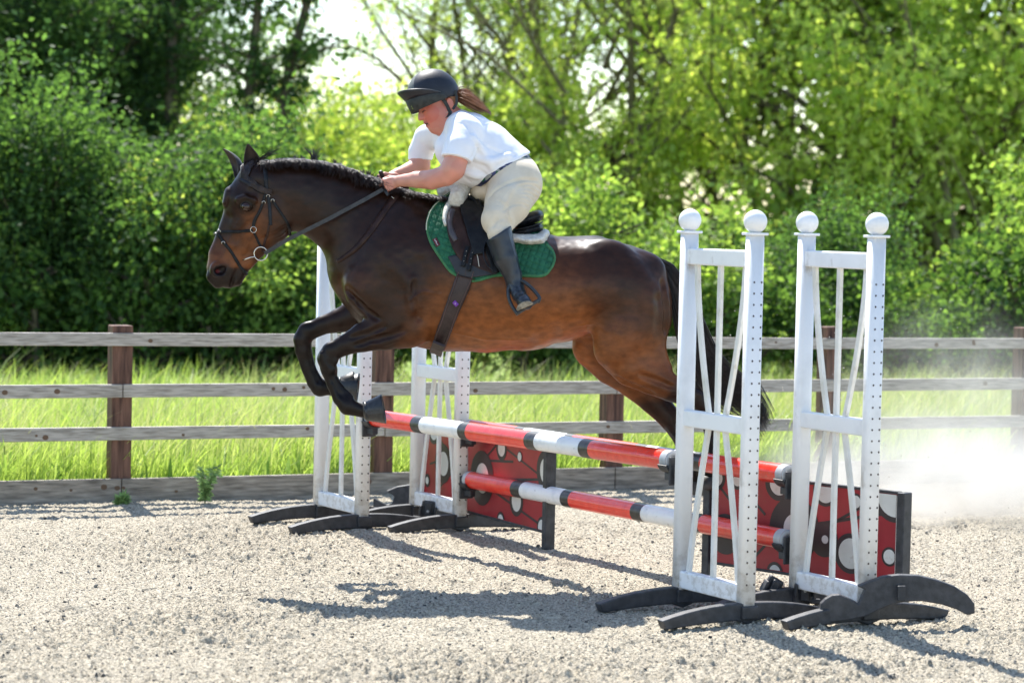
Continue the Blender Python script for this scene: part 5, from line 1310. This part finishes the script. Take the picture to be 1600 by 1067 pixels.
# legs inside the clothes
for s,L in ((-1,[(803,286,-.10,34,.10),(778,344,-.29,20,.07),(786,385,-.34,14,.048),(801,430,-.365,8,.028)]),(1,[(795,284,.10,32,.10),(752,318,.27,20,.07),(765,370,.34,14,.048),(785,425,.36,8.5,.03)])): chain(Bd,L,.03)
chain(Bd,[(802,438,-.37,7,.026),(817,470,-.44,5.5,.022)],.02); chain(Bd,[(785,427,.36,9,.03),(775,440,.40,7,.03)],.02)
bv,bf_=Bd.mesh(2); print('rider verts',len(bv))
person=mesh('person',bv,bf_,m_skin,origin=tuple(V(790,290,0)))
tag(person,'rider in white shirt, beige breeches and black helmet crouching forward over the jumping horse','person')
q=(bv-np.array(C0))@np.array([list(Fd),list(Sd),list(Ud)]).T*315.4
sk=np.tile(np.array((.60,.285,.205)),(len(bv),1)); vn=vnoise(bv[:,0]*30,bv[:,1]*30,bv[:,2]*30)[:,None]; sk=sk*(.92+.16*vn)
sk=sk*(1-.12*(vnoise(bv[:,0]*9,bv[:,1]*9,bv[:,2]*9)[:,None]>.6)*np.array([[0,1,1]]))
hd=(np.abs(q[:,1])<30)&(np.abs(q[:,0])<60)&(q[:,2]>-48)
sk[hd]=sk[hd]*np.array((.90,.74,.72))
ck_=hd&(np.hypot(q[:,0]-30,q[:,2]+11)<13)&(np.abs(q[:,1])>6); sk[ck_]=sk[ck_]*np.array((1.0,.80,.80))
lip=hd&(q[:,0]>33)&(np.abs(q[:,2]+22)<4.2)&(np.abs(q[:,1])<7.5); sk[lip]=np.array((.38,.11,.10))
mo=hd&(q[:,0]>31)&(np.abs(q[:,2]+22.1)<1.2)&(np.abs(q[:,1])<6.5); sk[mo]=np.array((.05,.015,.015))
for s in(-1,1):
    br_=hd&(q[:,0]>26)&(np.abs(q[:,2]-6.2)<1.4)&(np.abs(q[:,1]-s*8.5)<6.5); sk[br_]=np.array((.16,.07,.04))
    ey=hd&(q[:,0]>28)&(np.abs(q[:,2]+2.6+.05*(q[:,1]-s*8.5)**2*0)<1.0)&(np.abs(q[:,1]-s*8.5)<4.6); sk[ey]=np.array((.08,.035,.025))
vcol(person,sk)
def plane3(a,b,depth=.2):     # world plane through two pixels at y=0, extended along y; returns point, normal
    A=V(*a,0); B_=V(*b,0); n_=(B_-A).cross(Vector((0,1,0))).normalized(); return A,n_
def fold(S,pts,r,op='s',k=.012,depth=0.0,y0=-.6,y1=.05):
    d=dense(pts,4); P=S.surf(d[:,0],d[:,1],y0,y1); P=P[~np.isnan(P[:,0])]; n=len(P)
    for i in range(n-1):
        if abs(P[i,1]-P[i+1,1])>.04: continue
        t0=math.sin(math.pi*(i+.5)/n)**.5*r+.0002; a_=P[i]+np.array([0,depth,0]); b_=P[i+1]+np.array([0,depth,0]); S.cone(a_,b_,t0,t0,None,None,k,op)
# shirt
m_shirt=bpy.data.materials.new('white_shirt'); m_shirt.use_nodes=True; noisy(m_shirt,(.80,.80,.84),(.86,.86,.89),scale=9,detail=3,bump=.25,bscale=14,dist=.02); m_shirt.node_tree.nodes['Principled BSDF'].inputs['Roughness'].default_value=.85
Sh=SDF(lo,hi,.005)
chain(Sh,[(713,194,0,22,.085),(718,201,0,29,.15),(734,220,0,44,.185),(752,238,0,51,.20),(773,256,0,50,.203),(792,269,0,47.5,.205)],.04)
chain(Sh,[(712,240,0,30,.15),(722,262,0,30,.16),(738,268,0,26,.17)],.04)
for a_ in (-.09,.09): chain(Sh,[(704,232,a_,24,.07),(716,250,a_,22,.07)],.04)
chain(Sh,[(722,200,-.13,24,.08)]+[(727,207,-.17,27.5,.082),(719,232,-.24,25.5,.08),(711,256,-.272,24,.076)],.035)
chain(Sh,[(700,205,.12,24,.08),(688,210,.155,23.5,.07),(668,216,.215,20.5,.064),(658,238,.235,19,.060),(655,262,.235,18.5,.058)],.035)
A,n_=plane3((823,243),(752,286)); 
if n_.x<0: n_=-n_
Sh.half(A,n_,.008)
# sleeve hems
def halfbox(S,p,n_,c,r):      # cut only inside a ball around c
    w_=S._win(np.array(c)-r,np.array(c)+r); sl,(X,Y,Z)=w_
    d=((X-p[0])*n_[0]+(Y-p[1])*n_[1]+(Z-p[2])*n_[2]); inside=((X-c[0])**2+(Y-c[1])**2+(Z-c[2])**2)<r*r
    S.f[sl]=np.where(inside,np.maximum(S.f[sl],d),S.f[sl])
pn=V(712,249,-.26); hn=(V(706,275,-.28)-V(716,235,-.25)).normalized(); halfbox(Sh,pn,hn,V(712,266,-.29),.105)
pf=V(656,250,.235); hn2=(V(654,262,.23)-V(660,236,.235)).normalized()+Vector((.25,0,0)); hn2.normalize(); halfbox(Sh,pf,hn2,V(655,268,.24),.085)
# neck opening
Sh.cone(V(690,178,0),V(706,188,0),PX(23),PX(20),.075,.072,.01,'s')
# folds
for L_ in ([(724,190),(736,206),(744,224),(742,240),(735,248)],[(690,262),(712,268),(735,285)],[(762,230),(785,240),(806,243)],[(742,262),(758,272),(765,277)],[(700,222),(697,240),(692,246)]):
    fold(Sh,L_,.0022,'s',.012)
for L_ in ([(712,193),(728,194),(742,204),(748,220),(745,238)],[(692,241),(706,243),(722,243),(735,242)],[(700,188),(712,182),(722,178)]): fold(Sh,L_,.0013,'s',.004)
for L_ in ([(738,214),(758,240),(770,262)],[(745,248),(770,252),(795,243)],[(718,262),(735,272),(748,276)]): fold(Sh,L_,.004,'u',.03,.002)
Sh.noise(.0012,24); Sh.noise(.003,8)
v,f=Sh.mesh(1); mesh('shirt',v,f,m_shirt,person)
# breeches
m_bre=bpy.data.materials.new('beige_breeches'); m_bre.use_nodes=True; noisy(m_bre,(.62,.53,.40),(.70,.61,.475),scale=14,detail=4,bump=.2,bscale=40,dist=.006); m_bre.node_tree.nodes['Principled BSDF'].inputs['Roughness'].default_value=.8
Br=SDF(lo,hi,.005)
chain(Br,[(770,258,0,40,.18),(790,268,0,41,.195),(804,280,0,41,.20)],.04)
for s in (-1,1): Br.ball(V(806,288,s*.10),(PX(39),.125,PX(37)),.04)
chain(Br,[(804,290,-.11,41,.13),(793,318,-.22,36,.11),(779,344,-.30,27,.088),(780,364,-.34,18.5,.064),(784,385,-.345,16,.055)],.03)
chain(Br,[(792,284,.11,38,.13),(770,302,.22,31,.11),(753,318,.29,25,.085),(760,345,.34,18,.064),(766,372,.345,16,.055)],.03)
chain(Br,[(752,300,0,18,.12),(780,300,0,22,.14)],.03)
n2_=-n_; Br.half(A-n_*.004,n2_,.006)
for i in range(8):      # creases fanning out behind the knee
    t=i/7; fold(Br,[(799-6*t,352-20*t),(789+3*t,343-20*t),(779+6*t,338-20*t+ (1-t)*6),(770+9*t,340-26*t+(1-t)*14)],.0028,'s',.010)
for i in range(6):      # creases under the seat
    x0=846-i*3; y0_=298+i*6; fold(Br,[(x0,y0_),(x0-14,y0_-9),(x0-30,y0_-8),(x0-44,y0_+2)],.0028,'s',.011)
fold(Br,[(840,283),(818,281),(795,286),(775,297),(764,309)],.004,'s',.014)
fold(Br,[(806,287),(792,300),(781,322),(780,344),(787,362)],.0014,'u',.004)
Br.noise(.0010,20)
v,f=Br.mesh(1); mesh('breeches',v,f,m_bre,person)
# belt
Be=SDF(lo,hi,.005)
chain(Be,[(772,257,0,48.5,.206),(790,270,0,45.5,.206),(804,280,0,43,.206)],.04)
Be.half(A+n_*.016,n_,.003); Be.half(A-n_*.014,-n_,.003)
v,f=Be.mesh(1)
m_belt=mat('woven_belt',(.02,.03,.06),.6); nt,b=nodes(m_belt); tc=nt.nodes.new('ShaderNodeTexCoord'); w_=nt.nodes.new('ShaderNodeTexVoronoi'); w_.inputs['Scale'].default_value=38; w_.distance='CHEBYCHEV'
r=nt.nodes.new('ShaderNodeValToRGB'); r.color_ramp.interpolation='CONSTANT'; cr_=r.color_ramp; cr_.elements[0].color=(.010,.014,.05,1); cr_.elements[1].position=.35; cr_.elements[1].color=(.01,.10,.04,1)
e=cr_.elements.new(.6); e.color=(.03,.04,.13,1); e=cr_.elements.new(.82); e.color=(.25,.27,.26,1)
sx=nt.nodes.new('ShaderNodeSeparateColor'); nt.links.new(tc.outputs['Object'],w_.inputs['Vector']); nt.links.new(w_.outputs['Color'],sx.inputs[0]); nt.links.new(sx.outputs[0],r.inputs[0]); nt.links.new(r.outputs[0],b.inputs['Base Color'])
mesh('belt',v,f,m_belt,person)
# boots
m_boot=noisy(mat('boot_leather',rough=.34),(.012,.015,.020),(.024,.030,.040),scale=18,bump=.08,bscale=60)
def boot(s,L,F_,ca,cb):
    S=SDF(lo,hi,.005); chain(S,L,.02); chain(S,F_,.02); a_,nn=plane3(ca,cb); 
    if nn.z<0: nn=-nn
    S.half(a_,nn,.004); S.noise(.0012,30)
    if s<0:
        for k in range(4): fold(S,[(796+k*2.6,443+k*6),(805+k*3,447+k*6.5),(817+k*2,445+k*6)],.002,'s',.006)
        fold(S,[(793,362),(803,395),(811,425)],.0016,'u',.006)
    v,f=S.mesh(1); return mesh('boot',v,f,m_boot,person)
bt=boot(-1,[(777,352,-.345,21.5,.074),(781,372,-.352,20.5,.071),(790,404,-.362,19,.066),(801,430,-.37,14.5,.051),(805,446,-.378,12.5,.045)],[(804,446,-.36,12,.045),(812,462,-.42,11.5,.042),(819,472,-.475,10.5,.040),(821,474,-.49,9.5,.038)],(764,374),(797,353))
boot(1,[(758,340,.345,20,.07),(765,372,.352,18,.064),(776,404,.36,16,.058),(785,428,.37,12,.044)],[(784,430,.36,10,.04),(776,440,.40,10,.038),(770,446,.44,9,.036)],(740,352),(775,340))
b=MB(); c=V(820,479,-.528); ax_=(V(834,475,-.528)-V(806,487,-.528)).normalized(); up_=ax_.cross(Vector((0,-1,0))).normalized(); 
if up_.z<0: up_=-up_
pr=[c+ax_*(math.cos(a)*.044)+up_*(math.sin(a)*.030-.006) for a in np.linspace(0,math.pi,13)]
b.prism(pr,(0,.03,0)); bevel(b.build('sole',noisy(mat('dusty_sole',rough=.95),(.16,.13,.09),(.34,.28,.20),scale=60),bt),.004)
# helmet
m_hel=noisy(mat('helmet_silk',rough=.5),(.006,.007,.012),(.014,.015,.022),scale=20,bump=.15,bscale=200)
m_helg=noisy(mat('helmet_stripe',rough=.7),(.09,.10,.095),(.17,.18,.17),scale=120,detail=2)
m_band=noisy(mat('helmet_band',rough=.75),(.016,.019,.019),(.036,.040,.038),scale=40,bump=.1)
def ell(n0,n1,m_,fn,cond=None):
    pass
b=MB(); vs=[];fs=[];mi=[]; NU,NV=40,22
Cf,Cu=9,14; RF,RS,RU=42,33.5,42
def und(a): return 10-10*math.cos(a)*.0    # lower edge of the dome, local u
for i in range(NU):
    for j in range(NV+1):
        a=2*math.pi*i/NU; e0=(2-Cu+8*math.cos(a))/RU; t=j/NV
        ph=math.asin(max(-.9,min(.9,e0)))*(1-t)+math.pi/2*t*.999
        vs.append(HPt(Cf-3+RF*math.cos(ph)*math.cos(a),RS*math.cos(ph)*math.sin(a)*1.0,Cu-1+RU*math.sin(ph)))
for i in range(NU):
    for j in range(NV):
        fs.append((i*(NV+1)+j,((i+1)%NU)*(NV+1)+j,((i+1)%NU)*(NV+1)+j+1,i*(NV+1)+j+1)); mi.append(1 if (i in (0,1,2,3,NU-1,NU-2,NU-3,NU-4) and j>3) else 0)
hel=mesh('helmet',vs,fs,[m_hel,m_helg],person,True,mi); md=hel.modifiers.new('s','SOLIDIFY'); md.thickness=.012; md.offset=-1
# forehead band
vs=[];fs=[]; NA=36
for i in range(NA+1):
    a=-1.72+3.44*i/NA
    for u_,k in ((26-19*(abs(a)/1.72)**3,1.02-.03*(abs(a)/1.72)**3),(16-9*(abs(a)/1.72)**3,1.035),(8,1.03)):
        uu=u_-(3+4*(1-math.cos(a))*.6 if u_==16 else 0); 
        if u_==8: uu=3.5*math.cos(a*1.0)+1.0-1.5
        vs.append(HPt(Cf-3+RF*k*math.cos(a)*(.99 if u_>20 else 1),RS*k*math.sin(a),uu))
for i in range(NA):
    for j in (0,1): fs.append((i*3+j,i*3+j+1,(i+1)*3+j+1,(i+1)*3+j))
o=mesh('headband',vs,fs,m_band,hel,True); md=o.modifiers.new('s','SOLIDIFY'); md.thickness=.006; md.offset=0
bt_=MB(); bt_.tube([vs[i*3+2] for i in range(NA+1)],.0022,6); bt_.build('band_edge',m_hel,hel,True)
# brim
vs=[];fs=[]; NB=30; 
for i in range(NB+1):
    a=R(-92)+R(184)*i/NB; ca=max(0,math.cos(a))
    i0=(Cf-3+RF*1.02*math.cos(a),RS*1.02*math.sin(a),24-13*(1-ca))
    for t in (0,.35,.7,1):
        vs.append(HPt(i0[0]+(6*t)*ca**.5,i0[1]+5*t*math.sin(a)*ca**.4,i0[2]+(19*t-2*t*t)*ca**.6))
for i in range(NB):
    for j in range(3): fs.append((i*4+j,i*4+j+1,(i+1)*4+j+1,(i+1)*4+j))
o=mesh('brim',vs,fs,m_hel,hel,True); md=o.modifiers.new('s','SOLIDIFY'); md.thickness=.006; md.offset=0
bt_=MB(); bt_.tube([vs[i*4+3] for i in range(NB+1)],.0028,6); bt_.build('brim_edge',noisy(mat('brim_edge',rough=.4),(.04,.045,.05),(.08,.085,.09)),hel,True)
# small diamond badge and straps
c=HPt(Cf-3+RF*1.05*math.cos(-.28),RS*1.05*math.sin(.28),10)
nn=(c-HPt(0,0,10)).normalized(); xx=nn.cross(Ud).normalized(); b=MB()
b.prism([c+Ud*.011,c+xx*.007,c-Ud*.011,c-xx*.007],nn*.003); b.build('diamond_badge',m_metal,hel)
b=MB(); c=c+nn*.0032; b.prism([c+Ud*.006,c+xx*.004,c-Ud*.006,c-xx*.004],nn*.001); b.build('badge_centre',m_hel,hel)
def fstrip(L,wd,name,mt=m_band):
    P=[]
    for a_,b_ in zip(L[:-1],L[1:]):
        for k in range(4): P.append(HPt(*[a_[i]*(1-k/4)+b_[i]*k/4 for i in range(3)]))
    P.append(HPt(*L[-1])); Q=np.array([list(p) for p in P]); f=Bd.sample(Q); Q=Q+Bd.grad(Q)*np.clip(.004-f,0,.03)[:,None]; P=[Vector(q) for q in Q]
    o=ribbon(P,wd,.003,name,mt,hel); return o
fstrip([(6,26.5,5),(3,26.5,-4),(2,25,-14),(3,24,-24),(8,21,-33),(14,14,-42),(20,0,-45),(14,-14,-42),(8,-21,-33),(3,-24,-24),(2,-25,-14),(3,-26.5,-4),(6,-26.5,5)],.017,'chin_strap')
fstrip([(-20,26,4),(-18,27,-6),(-12,27,-16),(-3,26,-20)],.013,'rear_strap'); 
b=MB()
for s in (1,-1):
    c=HPt(4,s*24.6,-25)
    for dz in (-4,4): b.tube([HPt(0,s*25.5,-25+dz),HPt(8,s*24,-25+dz)],.0022,6)
    b.tube([HPt(0,s*25.5,-29),HPt(0,s*25.5,-21)],.0018,6); b.tube([HPt(8,s*24,-29),HPt(8,s*24,-21)],.0018,6)
b.build('strap_buckle',m_metal,hel,True)
# hair
m_hr=noisy(mat('auburn_hair',rough=.4),(.06,.025,.012),(.30,.13,.055),scale=8,stretch=(1,1,1))
Hr=SDF(np.array(C0)-.2,np.array(C0)+.2,.005); Hr.ball(HPt(-6,0,6),(30*K,27*K,26*K),.02,rot=rot); Hr.half(HPt(2,0,0),tuple(Fd),.006); Hr.half(HPt(0,0,-18),tuple(-Ud),.01); Hr.noise(.003,60)
for s in(-1,1): Hr.ball(HPt(-4,s*26,-9),(7*K,6*K,10*K),.004,'s',rot)
v,f=Hr.mesh(1); mesh('hair',v,f,m_hr,person)
def pony(i):
    u=random.gauss(0,.62); v=random.gauss(0,.5); L=random.uniform(.45,1.0); P=[]
    for t in np.linspace(0,L,9):
        x_=712+56*t; y_=151+6*t+21*t**1.6; sp_=(4+7*math.sin(min(1,t*1.1)*3.14)); 
        P.append(V(x_+sp_*u*.3+math.sin(t*7+i)*.8,y_-2*math.sin(t*3.14)+sp_*u,v*.05*(.5+math.sin(t*3))+.01))
    return P,[.0016*(1-.75*(j/8)**2) for j in range(9)]
strands('ponytail',m_hr,person,pony,520)
# ------------------------------------------------------------------ dust kicked up behind the horse
def dust(name,label,c,r,dens,seed):
    b=MB(); n,m=20,10
    b.lathe(Vector(c)-Vector((0,0,r[2])),(0,0,1),[(r[2]*(1-math.cos(a)),max(.001,math.sin(a))) for a in np.linspace(0,math.pi,m)],n)
    v=[Vector(((p[0]-c[0])*r[0]+c[0],(p[1]-c[1])*r[1]+c[1],p[2])) for p in b.v]
    m_=bpy.data.materials.new(name); m_.use_nodes=True; nt=m_.node_tree; nt.nodes.clear(); out=nt.nodes.new('ShaderNodeOutputMaterial'); pv=nt.nodes.new('ShaderNodeVolumePrincipled')
    pv.inputs['Color'].default_value=(.99,.97,.93,1); pv.inputs['Anisotropy'].default_value=.6
    tc=nt.nodes.new('ShaderNodeTexCoord'); mp=nt.nodes.new('ShaderNodeMapping'); mp.inputs['Scale'].default_value=(1/r[0],1/r[1],1/r[2])
    ln=nt.nodes.new('ShaderNodeVectorMath'); ln.operation='LENGTH'; nt.links.new(tc.outputs['Object'],mp.inputs[0]); nt.links.new(mp.outputs[0],ln.inputs[0])
    fo=nt.nodes.new('ShaderNodeMapRange'); fo.inputs[1].default_value=1; fo.inputs[2].default_value=.15; fo.inputs[3].default_value=0; fo.inputs[4].default_value=1; fo.interpolation_type='SMOOTHSTEP'; nt.links.new(ln.outputs['Value'],fo.inputs[0])
    nz=nt.nodes.new('ShaderNodeTexNoise'); nz.inputs['Scale'].default_value=2.6; nz.inputs['Detail'].default_value=4; nt.links.new(tc.outputs['Object'],nz.inputs[0])
    mr=nt.nodes.new('ShaderNodeMapRange'); mr.inputs[1].default_value=.38; mr.inputs[2].default_value=.66; mr.inputs[3].default_value=.12; mr.inputs[4].default_value=1; nt.links.new(nz.outputs[0],mr.inputs[0])
    mu=nt.nodes.new('ShaderNodeMath'); mu.operation='MULTIPLY'; nt.links.new(fo.outputs[0],mu.inputs[0]); nt.links.new(mr.outputs[0],mu.inputs[1])
    m2=nt.nodes.new('ShaderNodeMath'); m2.operation='MULTIPLY'; m2.inputs[1].default_value=dens; nt.links.new(mu.outputs[0],m2.inputs[0]); nt.links.new(m2.outputs[0],pv.inputs['Density']); nt.links.new(pv.outputs[0],out.inputs['Volume'])
    o=mesh(name,v,b.f,m_,None,True,origin=c); tag(o,label,'dust',kind='stuff'); return o
gc=G(1440,800)
dust('dust_cloud','pale dust cloud hanging low over the sand at the right, before the fence',(gc.x+.25,gc.y,.12),(1.75,1.0,.62),3.6,1)
gp=G(1520,770)
dust('dust_plume','thin plume of dust rising before the right end of the fence',(gp.x-.1,gp.y,.55),(1.1,.6,.85),1.1,2)
# flying grit
m_grit=mat('flying_grit',(.55,.50,.42),.9)
n=420; B=MB(); vs=[]
cx_=np.where(rng.random(n)<.7,rng.normal(1250,130,n),rng.normal(1480,90,n)); cy_=rng.normal(620,90,n)
for i in range(n):
    if cx_[i]<1110 and rng.random()<.7: continue
    c=V(cx_[i],min(cy_[i],800),rng.uniform(-.2,2.0)); s=.0012+.0035*rng.random()**4
    if c.z<.03: continue
    B.add([c+Vector(q)*s for q in ((1,0,0),(-1,.2,0),(0,1,0),(0,-1,.1),(0,.1,1.2),(0,0,-1))],[(0,2,4),(2,1,4),(1,3,4),(3,0,4),(2,0,5),(1,2,5),(3,1,5),(0,3,5)])
o=B.build('flying_grit',m_grit); tag(o,'grains of sand flying through the air behind the horse','sand',kind='stuff')
